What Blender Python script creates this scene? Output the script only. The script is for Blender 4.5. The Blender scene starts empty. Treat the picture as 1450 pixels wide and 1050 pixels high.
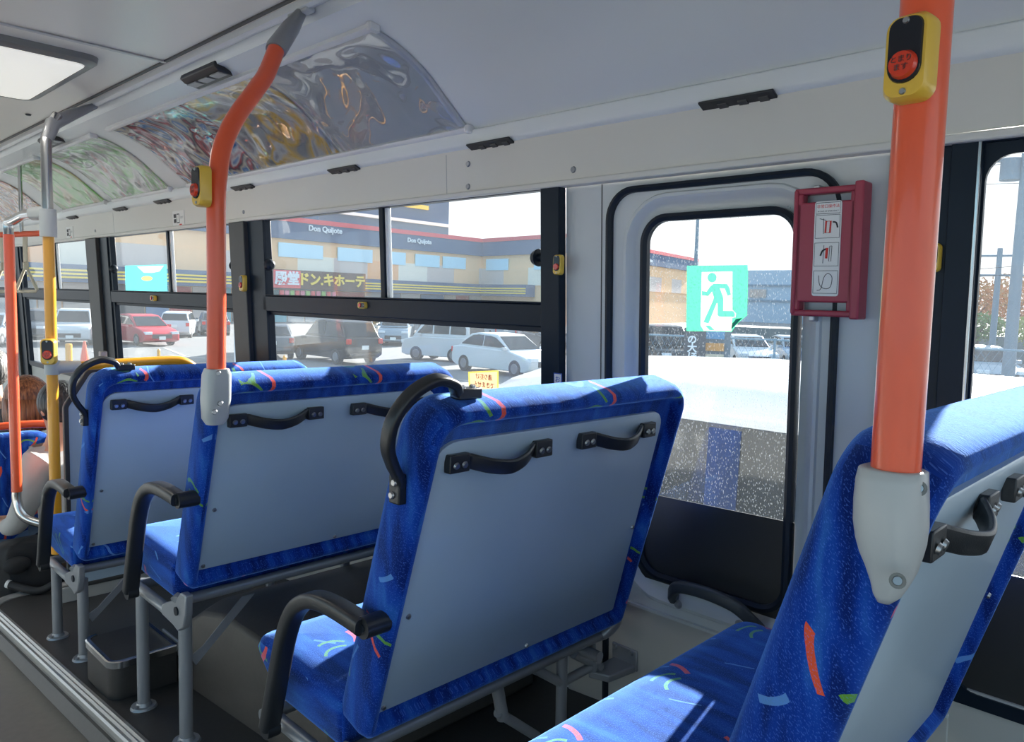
import bpy, bmesh, math, random
from mathutils import Vector, Matrix
R = math.radians
random.seed(7)
scn = bpy.context.scene
col = scn.collection

# ------------------------------------------------------------------ camera
# world: +Y = towards the front of the bus, +X = its right-hand side wall, camera at the origin
FPX, CX, CY = 1088.0, 725.0, 525.0
_vy = Vector((-1120, 129.5, FPX)).normalized()
_vx = Vector((1065, 70, FPX)); _vx = (_vx - _vy * _vx.dot(_vy)).normalized()
_vz = _vy.cross(_vx)
if _vz.y < 0: _vz = -_vz
# rows map camera (right, up, forward) components to world axes
RT = Vector((_vx.x, _vy.x, _vz.x)); UP = Vector((_vx.y, _vy.y, _vz.y)); FW = Vector((_vx.z, _vy.z, _vz.z))
cam = bpy.data.cameras.new('camera'); co = bpy.data.objects.new('camera', cam); col.objects.link(co)
co.matrix_world = Matrix((( RT.x, UP.x, -FW.x, 0), (RT.y, UP.y, -FW.y, 0), (RT.z, UP.z, -FW.z, 0), (0, 0, 0, 1)))
cam.sensor_width = 36; cam.lens = 36 * FPX / 1450; cam.clip_start = .02; cam.clip_end = 900
scn.camera = co

# ------------------------------------------------------------------ light
SUN_DIR = Vector((1.0, .20, .37))          # towards the sun: low, from the window side
SKY = 1.15
w = bpy.data.worlds.new('world'); scn.world = w; w.use_nodes = True
nt = w.node_tree; nt.nodes.clear()
bg = nt.nodes.new('ShaderNodeBackground'); out = nt.nodes.new('ShaderNodeOutputWorld')
tc = nt.nodes.new('ShaderNodeTexCoord'); sep = nt.nodes.new('ShaderNodeSeparateXYZ'); rp = nt.nodes.new('ShaderNodeValToRGB')
nt.links.new(tc.outputs['Generated'], sep.inputs[0]); nt.links.new(sep.outputs['Z'], rp.inputs[0])
rp.color_ramp.elements[0].position = .0; rp.color_ramp.elements[0].color = (1, .98, .95, 1)
rp.color_ramp.elements[1].position = .55; rp.color_ramp.elements[1].color = (.62, .80, 1, 1)
dp = nt.nodes.new('ShaderNodeVectorMath'); dp.operation = 'DOT_PRODUCT'; nt.links.new(tc.outputs['Generated'], dp.inputs[0]); dp.inputs[1].default_value = SUN_DIR.normalized()
r2 = nt.nodes.new('ShaderNodeValToRGB'); r2.color_ramp.elements[0].position = .05; r2.color_ramp.elements[0].color = (.42, .78, 1, 1)
r2.color_ramp.elements[1].position = .62; r2.color_ramp.elements[1].color = (1, 1, 1, 1)
mpr = nt.nodes.new('ShaderNodeMapRange'); mpr.inputs[1].default_value = -1; mpr.inputs[2].default_value = 1; nt.links.new(dp.outputs['Value'], mpr.inputs[0]); nt.links.new(mpr.outputs[0], r2.inputs[0])
mxw = nt.nodes.new('ShaderNodeMix'); mxw.data_type = 'RGBA'; mxw.blend_type = 'MULTIPLY'; mxw.inputs['Factor'].default_value = 1
nt.links.new(rp.outputs[0], mxw.inputs['A']); nt.links.new(r2.outputs[0], mxw.inputs['B']); nt.links.new(mxw.outputs['Result'], bg.inputs['Color']); bg.inputs['Strength'].default_value = SKY
nt.links.new(bg.outputs[0], out.inputs[0])
sl = bpy.data.lights.new('sun', 'SUN'); so = bpy.data.objects.new('sun', sl); col.objects.link(so)
sl.energy = 18.0; sl.angle = R(.6); sl.color = (1, .95, .86)
so.rotation_euler = SUN_DIR.to_track_quat('Z', 'Y').to_euler()
scn.view_settings.view_transform = 'Standard'; scn.view_settings.look = 'None'
scn.view_settings.gamma = 1; scn.view_settings.use_curve_mapping = False
scn.view_settings.exposure = 0.38

# ------------------------------------------------------------------ helpers
def ray(px, py):
    return RT * ((px - CX) / FPX) + UP * (-(py - CY) / FPX) + FW
def P(px, py, d): return ray(px, py) * d
def onx(px, py, x): r = ray(px, py); return r * (x / r.x)
def ony(px, py, y): r = ray(px, py); return r * (y / r.y)
def onz(px, py, z): r = ray(px, py); return r * (z / r.z)
def onw(px, py, off=0):
    r = ray(px, py); return r * ((1.785 - off) / (r.x + .05 * r.z))
def W(y, z, off=0): return Vector((1.8 - .05 * (z + .3) - off, y, z))     # a point on the leaning side wall
def FZ(y): return -1.28 - .079 * (y - 2.1)                                # sloping platform floor

class MB:
    def __init__(s): s.v = []; s.f = []; s.m = []
    def add(s, vs, fs, m=0):
        b = len(s.v); s.v += [Vector(p) for p in vs]
        for f in fs: s.f.append([b + i for i in f]); s.m.append(m)
        return s
    def box(s, c, d, rot=None, m=0):
        c = Vector(c); hx, hy, hz = d[0] / 2, d[1] / 2, d[2] / 2
        vs = [Vector((x, y, z)) for x in (-hx, hx) for y in (-hy, hy) for z in (-hz, hz)]
        if rot is not None:
            if isinstance(rot, (int, float)): rot = Matrix.Rotation(rot, 3, 'Z')
            vs = [rot @ v for v in vs]
        return s.add([v + c for v in vs], [(0, 1, 3, 2), (4, 6, 7, 5), (0, 4, 5, 1), (2, 3, 7, 6), (0, 2, 6, 4), (1, 5, 7, 3)], m)
    def hexa(s, a, b, m=0):      # two quads (lists of 4 points)
        return s.add(list(a) + list(b), [(3, 2, 1, 0), (4, 5, 6, 7), (0, 1, 5, 4), (1, 2, 6, 5), (2, 3, 7, 6), (3, 0, 4, 7)], m)
    def loft(s, rings, cap0=True, cap1=True, closed=True, m=0):
        b = len(s.v); n = len(rings[0])
        for r in rings: s.v += [Vector(p) for p in r]
        for k in range(len(rings) - 1):
            for i in range(n if closed else n - 1):
                j = (i + 1) % n
                s.f.append([b + k * n + i, b + k * n + j, b + (k + 1) * n + j, b + (k + 1) * n + i]); s.m.append(m)
        if cap0: s.f.append([b + i for i in reversed(range(n))]); s.m.append(m)
        if cap1: s.f.append([b + (len(rings) - 1) * n + i for i in range(n)]); s.m.append(m)
        return s
    def sweep(s, path, sec, up=None, closed=False, cap=True, m=0, scale=None):
        path = [Vector(p) for p in path]; n = len(path); rings = []; side = None
        for i in range(n):
            a = path[(i - 1) % n] if (closed or i > 0) else path[i]
            c = path[(i + 1) % n] if (closed or i < n - 1) else path[i]
            t = (c - a).normalized()
            if up is not None: sd = t.cross(Vector(up)).normalized()
            else:
                if side is None:
                    h = Vector((0, 0, 1)) if abs(t.z) < .9 else Vector((1, 0, 0)); sd = t.cross(h).normalized()
                else: sd = (side - t * side.dot(t)).normalized()
            side = sd; nn = sd.cross(t).normalized(); k = scale[i] if scale else 1
            rings.append([path[i] + sd * (p[0] * k) + nn * (p[1] * k) for p in sec])
        if closed: rings.append(rings[0]); return s.loft(rings, False, False, m=m)
        return s.loft(rings, cap, cap, m=m)
    def tube(s, path, r, n=14, closed=False, m=0, scale=None):
        return s.sweep(path, [(r * math.cos(2 * math.pi * i / n), r * math.sin(2 * math.pi * i / n)) for i in range(n)], None, closed, True, m, scale)
    def cyl(s, a, b, r, n=20, r2=None, m=0):
        a, b = Vector(a), Vector(b)
        return s.tube([a, b], r, n, m=m, scale=[1, (r2 if r2 is not None else r) / r])
    def ball(s, c, r, sc=(1, 1, 1), n=16, k=10, m=0, rot=None):
        c = Vector(c); rings = []
        for j in range(1, k):
            a = math.pi * j / k; rg = []
            for i in range(n):
                p = Vector((math.sin(a) * math.cos(2 * math.pi * i / n) * sc[0], math.sin(a) * math.sin(2 * math.pi * i / n) * sc[1], -math.cos(a) * sc[2])) * r
                if rot is not None: p = rot @ p
                rg.append(c + p)
            rings.append(rg)
        return s.loft(rings, True, True, m=m)
    def prism(s, poly, vec, m=0):
        vec = Vector(vec); poly = [Vector(p) for p in poly]
        return s.loft([poly, [p + vec for p in poly]], m=m)

def rr(x0, x1, y0, y1, r, n=6):       # rounded rectangle as 2-D points
    if not isinstance(r, (list, tuple)): r = [r] * 4
    pts = []
    for (cx, cy, a, q) in ((x1, y1, 0, r[0]), (x0, y1, 90, r[1]), (x0, y0, 180, r[2]), (x1, y0, 270, r[3])):
        sx = -1 if cx == x1 else 1; sy = -1 if cy == y1 else 1
        for k in range(n + 1):
            t = R(a + 90 * k / n); pts.append((cx + sx * q + q * math.cos(t), cy + sy * q + q * math.sin(t)))
    return pts
def rpoly(pts, rad, inset=0, n=6):    # inset convex polygon with rounded corners
    N = len(pts); P2 = [Vector(p) for p in pts]; out_ = []
    area = sum(P2[i].x * P2[(i + 1) % N].y - P2[(i + 1) % N].x * P2[i].y for i in range(N)); sg = 1 if area > 0 else -1
    lines = []
    for i in range(N):
        a, b = P2[i], P2[(i + 1) % N]; d = (b - a).normalized(); nn = Vector((-d.y, d.x)) * sg
        lines.append((a + nn * inset, d))
    cs = []
    for i in range(N):
        p, d = lines[i - 1]; q, e = lines[i]
        den = d.x * e.y - d.y * e.x; t = ((q.x - p.x) * e.y - (q.y - p.y) * e.x) / den; cs.append(p + d * t)
    for i in range(N):
        r_ = rad[i] if isinstance(rad, (list, tuple)) else rad
        r_ = max(r_ - inset, .004); d0 = -(lines[i - 1][1]); d1 = lines[i][1]; c = cs[i]
        half = d0.angle(d1) / 2; L = min(r_ / math.tan(half), .45 * (cs[i - 1] - c).length, .45 * (cs[(i + 1) % N] - c).length); rad_ = L * math.tan(half)
        bis = (d0 + d1).normalized(); o = c + bis * (rad_ / math.sin(half)); a0 = c + d0 * L - o; a1 = c + d1 * L - o
        ang = a0.angle_signed(a1) if a0.length > 1e-9 else 0
        for k in range(n + 1):
            t = -ang * k / n; out_.append(o + Vector((a0.x * math.cos(t) - a0.y * math.sin(t), a0.x * math.sin(t) + a0.y * math.cos(t))))
    return out_
def smooth_path(pts, k=6):            # Catmull-Rom
    pts = [Vector(p) for p in pts]; res = []
    for i in range(len(pts) - 1):
        p0 = pts[max(i - 1, 0)]; p1 = pts[i]; p2 = pts[i + 1]; p3 = pts[min(i + 2, len(pts) - 1)]
        for j in range(k):
            t = j / k; res.append(.5 * ((2 * p1) + (p2 - p0) * t + (2 * p0 - 5 * p1 + 4 * p2 - p3) * t * t + (3 * p1 - p0 - 3 * p2 + p3) * t ** 3))
    res.append(pts[-1]); return res

def obj(name, mb, mats, parent=None, smooth=40, bevel=0, seg=2, kind=None, label=None, uvm=None):
    me = bpy.data.meshes.new(name)
    off = parent_world(parent) if parent else Vector((0, 0, 0))
    me.from_pydata([tuple(v - off) for v in mb.v], [], mb.f)
    for m in (mats if isinstance(mats, (list, tuple)) else [mats]): me.materials.append(m)
    if any(mb.m): me.polygons.foreach_set('material_index', mb.m)
    uv = me.uv_layers.new(name='UVMap')
    for p in me.polygons:
        n = p.normal; ax = max(range(3), key=lambda i: abs(n[i]))
        for li in p.loop_indices:
            v = me.vertices[me.loops[li].vertex_index].co + off
            if uvm == 'back': uv.data[li].uv = (v.y if abs(n.x) > .62 else v.x, v.z - .8 * v.y); continue
            if uvm == 'seat': uv.data[li].uv = (-v.z if abs(n.x) > .62 else v.x, v.y - v.z); continue
            uv.data[li].uv = (v.y, v.z) if ax == 0 else ((v.x, v.z) if ax == 1 else (v.x, v.y))
    bm = bmesh.new(); bm.from_mesh(me); bmesh.ops.recalc_face_normals(bm, faces=bm.faces[:]); bm.to_mesh(me); bm.free()
    if smooth:
        me.shade_smooth(); me.set_sharp_from_angle(angle=R(smooth))
    o = bpy.data.objects.new(name, me); col.objects.link(o)
    if parent: o.parent = parent
    if bevel:
        b = o.modifiers.new('bevel', 'BEVEL'); b.width = bevel; b.segments = seg; b.limit_method = 'ANGLE'; b.angle_limit = R(35)
    if kind: o['kind'] = kind
    if label: o['label'] = label
    return o
def parent_world(o):
    p = Vector((0, 0, 0))
    while o: p = p + o.location; o = o.parent
    return p
def thing(name, label, cat, loc=(0, 0, 0), group=None):
    o = bpy.data.objects.new(name, None); col.objects.link(o); o.location = Vector(loc); o.empty_display_size = .05
    o['label'] = label; o['category'] = cat
    if group: o['group'] = group
    return o
def tag(o, label, cat, group=None, kind=None):
    o['label'] = label; o['category'] = cat
    if group: o['group'] = group
    if kind: o['kind'] = kind
    return o
def struct(name, mb, mats, **k): return obj(name, mb, mats, kind='structure', **k)
def sub(o, levels=2):
    m = o.modifiers.new('sub', 'SUBSURF'); m.levels = levels; m.render_levels = levels; return o
def text_mb(body, size, origin, ux, uy, depth=.0008, bold=0, align='CENTER', mirror=False):
    c = bpy.data.curves.new('t', 'FONT'); c.body = body; c.size = size; c.align_x = align; c.align_y = 'CENTER'; c.extrude = depth; c.offset = bold; c.resolution_u = 3
    o = bpy.data.objects.new('t', c); col.objects.link(o)
    dg = bpy.context.evaluated_depsgraph_get(); me = bpy.data.meshes.new_from_object(o.evaluated_get(dg))
    mb = MB(); origin, ux, uy = Vector(origin), Vector(ux).normalized(), Vector(uy).normalized(); uz = ux.cross(uy)
    if mirror: ux = -ux
    mb.add([origin + ux * v.co.x + uy * v.co.y + uz * v.co.z for v in me.vertices], [list(p.vertices) for p in me.polygons])
    bpy.data.objects.remove(o); bpy.data.curves.remove(c); bpy.data.meshes.remove(me)
    return mb

# ------------------------------------------------------------------ materials
def mat(name, c, rough=.5, metal=0, emit=None, es=1, noise=0, nscale=20, bump=0, bscale=200, coat=0, sheen=0, spec=None, trans=0):
    m = bpy.data.materials.new(name); m.use_nodes = True; t = m.node_tree; b = t.nodes['Principled BSDF']
    b.inputs['Base Color'].default_value = (*c, 1); b.inputs['Roughness'].default_value = rough; b.inputs['Metallic'].default_value = metal
    if coat: b.inputs['Coat Weight'].default_value = coat; b.inputs['Coat Roughness'].default_value = .08
    if sheen: b.inputs['Sheen Weight'].default_value = sheen
    if spec is not None: b.inputs['Specular IOR Level'].default_value = spec
    if emit: b.inputs['Emission Color'].default_value = (*emit, 1); b.inputs['Emission Strength'].default_value = es
    tcn = t.nodes.new('ShaderNodeTexCoord')
    nz = t.nodes.new('ShaderNodeTexNoise'); nz.inputs['Scale'].default_value = nscale; nz.inputs['Detail'].default_value = 5
    t.links.new(tcn.outputs['Object'], nz.inputs['Vector'])
    mx = t.nodes.new('ShaderNodeMix'); mx.data_type = 'RGBA'; k = noise if noise else .04
    mx.inputs['A'].default_value = (*[x * (1 - k) for x in c], 1); mx.inputs['B'].default_value = (*[min(1, x * (1 + k)) for x in c], 1)
    t.links.new(nz.outputs[0], mx.inputs['Factor']); t.links.new(mx.outputs['Result'], b.inputs['Base Color'])
    if bump:
        n2 = t.nodes.new('ShaderNodeTexNoise'); n2.inputs['Scale'].default_value = bscale; t.links.new(tcn.outputs['Object'], n2.inputs['Vector'])
        bp = t.nodes.new('ShaderNodeBump'); bp.inputs['Strength'].default_value = bump; bp.inputs['Distance'].default_value = .002
        t.links.new(n2.outputs[0], bp.inputs['Height']); t.links.new(bp.outputs[0], b.inputs['Normal'])
    return m

def fabric():
    m = bpy.data.materials.new('seat_velour'); m.use_nodes = True; t = m.node_tree; N = t.nodes; L = t.links; b = N['Principled BSDF']
    def nd(ty, **k):
        n = N.new(ty)
        for a, v in k.items(): setattr(n, a, v)
        return n
    uv = nd('ShaderNodeUVMap')
    def math_(op, a, bb=None):
        n = nd('ShaderNodeMath', operation=op)
        for i, x in enumerate((a, bb)):
            if x is None: continue
            if isinstance(x, (int, float)): n.inputs[i].default_value = x
            else: L.new(x, n.inputs[i])
        return n.outputs[0]
    def vm(op, a, bb=None, cc=None, o=0):
        n = nd('ShaderNodeVectorMath', operation=op)
        for i, x in enumerate((a, bb, cc)):
            if x is None: continue
            if isinstance(x, tuple): n.inputs[i].default_value = x
            else: L.new(x, n.inputs[i])
        return n.outputs[o]
    wz = nd('ShaderNodeTexNoise'); wz.inputs['Scale'].default_value = 9; L.new(uv.outputs[0], wz.inputs['Vector'])
    warp = vm('MULTIPLY', vm('SUBTRACT', wz.outputs['Color'], (.5, .5, .5)), (.02, .02, 0))
    uvw = vm('ADD', uv.outputs[0], warp)
    TX, TY = .34, .36
    def tile(ox, oy, tx=TX, ty=TY):
        return vm('WRAP', vm('ADD', vm('MULTIPLY', uvw, (1, 1, 0)), (ox, oy, 0)), (tx / 2, ty / 2, 1), (-tx / 2, -ty / 2, -1))
    def arc(src, cx, cy, r, wd, mid, half):
        d = vm('SUBTRACT', src, (cx, cy, 0)); ln = vm('LENGTH', d, o=1)
        a = math_('LESS_THAN', math_('ABSOLUTE', math_('SUBTRACT', ln, r)), wd)
        dt = vm('DOT_PRODUCT', vm('NORMALIZE', d), (math.cos(R(mid)), math.sin(R(mid)), 0), o=1)
        return math_('MULTIPLY', a, math_('GREATER_THAN', dt, math.cos(R(half))))
    big = tile(.04, -.05)
    red = arc(big, -.05, .06, .07, .0055, -15, 25)
    g1 = arc(big, -.055, .010, .045, .004, 70, 42); g2 = arc(big, -.050, -.020, .042, .004, 95, 45)
    b2 = tile(.21, .13)
    red2 = arc(b2, -.05, .05, .08, .005, -35, 24); g3 = arc(b2, -.02, -.02, .045, .004, 80, 60)
    fr = math_('MAXIMUM', red, red2); fg = math_('MAXIMUM', g1, math_('MAXIMUM', g2, g3))
    # pale streaks
    s1 = tile(.05, .11, .21, .26); s2 = tile(.02, .03, .19, .23); s3 = tile(.09, .0, .23, .15)
    st = arc(s1, .5, .25, .55, .0022, 207, 3.2); st = math_('MAXIMUM', st, arc(s2, .4, .3, .5, .0034, 217, 3.2))
    # broad brush marks
    mp = nd('ShaderNodeMapping'); mp.inputs['Rotation'].default_value = (0, 0, R(-55)); mp.inputs['Scale'].default_value = (26, 6, 1); L.new(uvw, mp.inputs[0])
    bn = nd('ShaderNodeTexNoise'); bn.inputs['Scale'].default_value = 1; bn.inputs['Detail'].default_value = 2; L.new(mp.outputs[0], bn.inputs['Vector'])
    cr = nd('ShaderNodeValToRGB'); e = cr.color_ramp.elements
    e[0].position = .38; e[0].color = (.002, .014, .14, 1); e[1].position = .50; e[1].color = (.004, .038, .30, 1)
    x = cr.color_ramp.elements.new(.60); x.color = (.008, .062, .38, 1); x = cr.color_ramp.elements.new(.68); x.color = (.02, .11, .44, 1)
    L.new(bn.outputs[0], cr.inputs[0])
    fine = nd('ShaderNodeTexNoise'); fine.inputs['Scale'].default_value = 420; L.new(uv.outputs[0], fine.inputs['Vector'])
    def mixc(f, a, c):
        n = nd('ShaderNodeMix', data_type='RGBA')
        if isinstance(f, (int, float)): n.inputs['Factor'].default_value = f
        else: L.new(f, n.inputs['Factor'])
        L.new(a, n.inputs['A']); 
        if isinstance(c, tuple): n.inputs['B'].default_value = c
        else: L.new(c, n.inputs['B'])
        return n.outputs['Result']
    c = mixc(math_('MULTIPLY', st, .65), cr.outputs[0], (.16, .38, .78, 1))
    c = mixc(fg, c, (.14, .34, .03, 1)); c = mixc(fr, c, (.80, .10, .03, 1))
    c = mixc(math_('MULTIPLY', math_('GREATER_THAN', fine.outputs[0], .60), .35), c, (.10, .25, .85, 1))
    L.new(c, b.inputs['Base Color']); b.inputs['Roughness'].default_value = .95; b.inputs['Specular IOR Level'].default_value = .1
    b.inputs['Sheen Weight'].default_value = .9; b.inputs['Sheen Tint'].default_value = (.20, .42, 1, 1); b.inputs['Sheen Roughness'].default_value = .45
    bp = nd('ShaderNodeBump'); bp.inputs['Strength'].default_value = .35; bp.inputs['Distance'].default_value = .002
    L.new(fine.outputs[0], bp.inputs['Height']); L.new(bp.outputs[0], b.inputs['Normal'])
    return m

def glass(name, haze=.06, drops=.5, dscale=140, tint=(.97, .99, 1), stretch=1.0, size=.22, grey=None):
    m = bpy.data.materials.new(name); m.use_nodes = True; t = m.node_tree; N = t.nodes; L = t.links; N.clear()
    o = N.new('ShaderNodeOutputMaterial'); tr = N.new('ShaderNodeBsdfTransparent'); tr.inputs[0].default_value = (*tint, 1)
    gl = N.new('ShaderNodeBsdfGlossy'); gl.inputs['Roughness'].default_value = .02
    tl = N.new('ShaderNodeBsdfTranslucent'); tl.inputs[0].default_value = (.20, .22, .24, 1)
    df = N.new('ShaderNodeBsdfDiffuse'); df.inputs[0].default_value = (.5, .55, .6, 1)
    ad = N.new('ShaderNodeMixShader'); ad.inputs[0].default_value = .4; L.new(tl.outputs[0], ad.inputs[1]); L.new(df.outputs[0], ad.inputs[2])
    fs = N.new('ShaderNodeLayerWeight'); pw = N.new('ShaderNodeMath'); pw.operation = 'POWER'; pw.inputs[1].default_value = 4; L.new(fs.outputs['Facing'], pw.inputs[0])
    sc_ = N.new('ShaderNodeMath'); sc_.operation = 'MULTIPLY_ADD'; sc_.inputs[1].default_value = .35; sc_.inputs[2].default_value = .02; L.new(pw.outputs[0], sc_.inputs[0])
    m1 = N.new('ShaderNodeMixShader'); L.new(sc_.outputs[0], m1.inputs[0]); L.new(tr.outputs[0], m1.inputs[1]); L.new(gl.outputs[0], m1.inputs[2])
    tc_ = N.new('ShaderNodeTexCoord'); mp = N.new('ShaderNodeMapping'); mp.inputs['Scale'].default_value = (1, 1, 1 / stretch); L.new(tc_.outputs['Object'], mp.inputs[0])
    vo = N.new('ShaderNodeTexVoronoi'); vo.inputs['Scale'].default_value = dscale; L.new(mp.outputs[0], vo.inputs['Vector'])
    lt = N.new('ShaderNodeMath'); lt.operation = 'LESS_THAN'; lt.inputs[1].default_value = size; L.new(vo.outputs['Distance'], lt.inputs[0])
    nz = N.new('ShaderNodeTexNoise'); nz.inputs['Scale'].default_value = 5; nz.inputs['Detail'].default_value = 3; L.new(mp.outputs[0], nz.inputs['Vector'])
    mu = N.new('ShaderNodeMath'); mu.operation = 'MULTIPLY'; L.new(lt.outputs[0], mu.inputs[0]); mu.inputs[1].default_value = drops
    mr = N.new('ShaderNodeMapRange'); mr.inputs[3].default_value = haze * .4; mr.inputs[4].default_value = haze * 1.6; L.new(nz.outputs[0], mr.inputs[0])
    mxx = N.new('ShaderNodeMath'); mxx.operation = 'MAXIMUM'; L.new(mu.outputs[0], mxx.inputs[0]); L.new(mr.outputs[0], mxx.inputs[1])
    m2 = N.new('ShaderNodeMixShader'); L.new(mxx.outputs[0], m2.inputs[0]); L.new(m1.outputs[0], m2.inputs[1]); L.new(ad.outputs[0], m2.inputs[2])
    L.new(m2.outputs[0], o.inputs[0]); return m

def swirl(name, cols, scale=3.0, dist=2.5, rough=.12):
    m = bpy.data.materials.new(name); m.use_nodes = True; t = m.node_tree; N = t.nodes; L = t.links; b = N['Principled BSDF']
    tc_ = N.new('ShaderNodeTexCoord'); nz = N.new('ShaderNodeTexNoise'); nz.inputs['Scale'].default_value = scale; nz.inputs['Distortion'].default_value = dist; nz.inputs['Detail'].default_value = 1.5
    L.new(tc_.outputs['Object'], nz.inputs['Vector']); cr = N.new('ShaderNodeValToRGB'); L.new(nz.outputs[0], cr.inputs[0])
    e = cr.color_ramp.elements; n = len(cols)
    for i, c in enumerate(cols):
        p = .30 + .40 * i / (n - 1)
        x = e[i] if i < 2 else e.new(p); x.position = p; x.color = (*c, 1)
    L.new(cr.outputs[0], b.inputs['Base Color']); b.inputs['Roughness'].default_value = rough
    return m

def film():
    m = bpy.data.materials.new('clear_plastic_film'); m.use_nodes = True; t = m.node_tree; N = t.nodes; L = t.links; N.clear()
    o = N.new('ShaderNodeOutputMaterial'); tr = N.new('ShaderNodeBsdfTransparent'); gl = N.new('ShaderNodeBsdfGlossy'); gl.inputs['Roughness'].default_value = .03
    nz = N.new('ShaderNodeTexNoise'); nz.inputs['Scale'].default_value = 4; nz.inputs['Distortion'].default_value = 1.5; nz.inputs['Detail'].default_value = 0
    tc_ = N.new('ShaderNodeTexCoord'); L.new(tc_.outputs['Object'], nz.inputs['Vector'])
    bp = N.new('ShaderNodeBump'); bp.inputs['Strength'].default_value = 1; bp.inputs['Distance'].default_value = .02; L.new(nz.outputs[0], bp.inputs['Height']); L.new(bp.outputs[0], gl.inputs['Normal'])
    mx = N.new('ShaderNodeMixShader'); mx.inputs[0].default_value = .13; L.new(tr.outputs[0], mx.inputs[1]); L.new(gl.outputs[0], mx.inputs[2]); L.new(mx.outputs[0], o.inputs[0]); return m

M = {}
M['fabric'] = fabric()
M['wall'] = mat('wall_grey_plastic', (.60, .62, .62), .45, noise=.05, nscale=3)
M['lowwall'] = mat('wall_beige_panel', (.50, .49, .46), .5, noise=.06, nscale=6)
M['band'] = mat('upper_band_plastic', (.66, .64, .59), .4, noise=.04, nscale=3)
M['cove'] = mat('cove_plastic', (.70, .73, .74), .32, noise=.05, nscale=2)
M['ceil'] = mat('ceiling_panel', (.78, .74, .67), .30, noise=.04, nscale=2)
M['rail'] = mat('pale_trim', (.70, .71, .72), .3)
M['black'] = mat('black_rubber', (.010, .015, .024), .45, noise=.2, spec=.3)
M['blackpl'] = mat('black_plastic', (.018, .020, .024), .35, noise=.15, bump=.15, bscale=600)
M['pillar'] = mat('dark_window_frame', (.008, .015, .026), .35, noise=.15, spec=.22)
M['pillar2'] = mat('dark_grey_pillar', (.065, .064, .062), .45, noise=.1, spec=.3)
M['film_dark'] = mat('dark_window_film', (.036, .034, .032), .3)
M['panel'] = mat('seat_back_panel', (.42, .53, .63), .30, noise=.08, nscale=4)
M['floor'] = mat('dark_floor_vinyl', (.040, .037, .035), .45, noise=.25, nscale=60, bump=.2, bscale=500)
M['aisle'] = mat('aisle_floor_vinyl', (.165, .145, .125), .42, noise=.15, nscale=40, bump=.1, bscale=500)
M['arch'] = mat('wheel_arch_vinyl', (.060, .052, .045), .5, noise=.2, nscale=50, bump=.2, bscale=400)
M['steel'] = mat('painted_grey_steel', (.30, .31, .33), .35, metal=.35, noise=.06)
M['chrome'] = mat('polished_steel', (.62, .62, .62), .18, metal=1)
M['nosing'] = mat('aluminium_edge', (.55, .54, .52), .35, metal=.6, noise=.1)
M['screw'] = mat('screw_steel', (.40, .41, .43), .3, metal=.9)
M['orange'] = mat('orange_red_pole', (.86, .11, .035), .28, coat=.4)
M['yellow'] = mat('yellow_pole', (.82, .36, .015), .3, coat=.4)
M['yel'] = mat('yellow_plastic', (.80, .50, .06), .3, coat=.3)
M['btnface'] = mat('button_face_black', (.012, .014, .022), .15)
M['btnred'] = mat('button_red', (.72, .05, .02), .15, coat=.5)
M['joint'] = mat('grey_joint_plastic', (.48, .50, .51), .35)
M['redbox'] = mat('crimson_plastic', (.36, .035, .065), .35, noise=.05)
M['paper'] = mat('white_label', (.80, .80, .78), .5)
M['ink'] = mat('label_black_ink', (.03, .03, .035), .6)
M['inkred'] = mat('label_red_ink', (.7, .04, .03), .6)
M['inkblue'] = mat('label_blue_ink', (.04, .10, .45), .6)
M['lamp'] = mat('lamp_diffuser', (.9, .9, .84), .4, emit=(1, .97, .88), es=.38)
M['lampframe'] = mat('lamp_frame', (.20, .20, .19), .35)
M['vent'] = mat('vent_black', (.02, .021, .023), .35)
M['gdark'] = mat('sticker_backside_green', (.0, .40, .22), .5)
def backlit(name, c):
    m = bpy.data.materials.new(name); m.use_nodes = True; t = m.node_tree; t.nodes.clear(); o = t.nodes.new('ShaderNodeOutputMaterial')
    a = t.nodes.new('ShaderNodeBsdfDiffuse'); b = t.nodes.new('ShaderNodeBsdfTranslucent'); a.inputs[0].default_value = b.inputs[0].default_value = (*c, 1)
    x = t.nodes.new('ShaderNodeMixShader'); x.inputs[0].default_value = .6; t.links.new(a.outputs[0], x.inputs[1]); t.links.new(b.outputs[0], x.inputs[2]); t.links.new(x.outputs[0], o.inputs[0]); return m
M['green'] = backlit('sticker_green', (.06, .46, .21)); M['cream'] = backlit('sticker_cream', (.40, .37, .30))
M['note'] = backlit('sticker_pale_peach', (.42, .30, .17)); M['notey'] = backlit('sticker_yellow_edge', (.42, .31, .06))
M['glass'] = glass('window_glass', .06, .25, 170, size=.12)
M['glass_rain'] = glass('rainy_glass', .08, .30, 210, stretch=1.4, size=.17)
M['glass_door'] = glass('rainy_door_glass', .035, .42, 215, stretch=2.6, size=.21)
M['film'] = film()
M['hair_red'] = mat('auburn_hair', (.22, .055, .02), .45, noise=.5, nscale=60, bump=.6, bscale=150)
M['hair_grey'] = mat('grey_hair', (.16, .15, .15), .7, noise=.6, nscale=80, bump=.8, bscale=90)
M['hair_black'] = mat('black_hair', (.012, .012, .015), .5, noise=.3, bump=.5, bscale=150)
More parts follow.
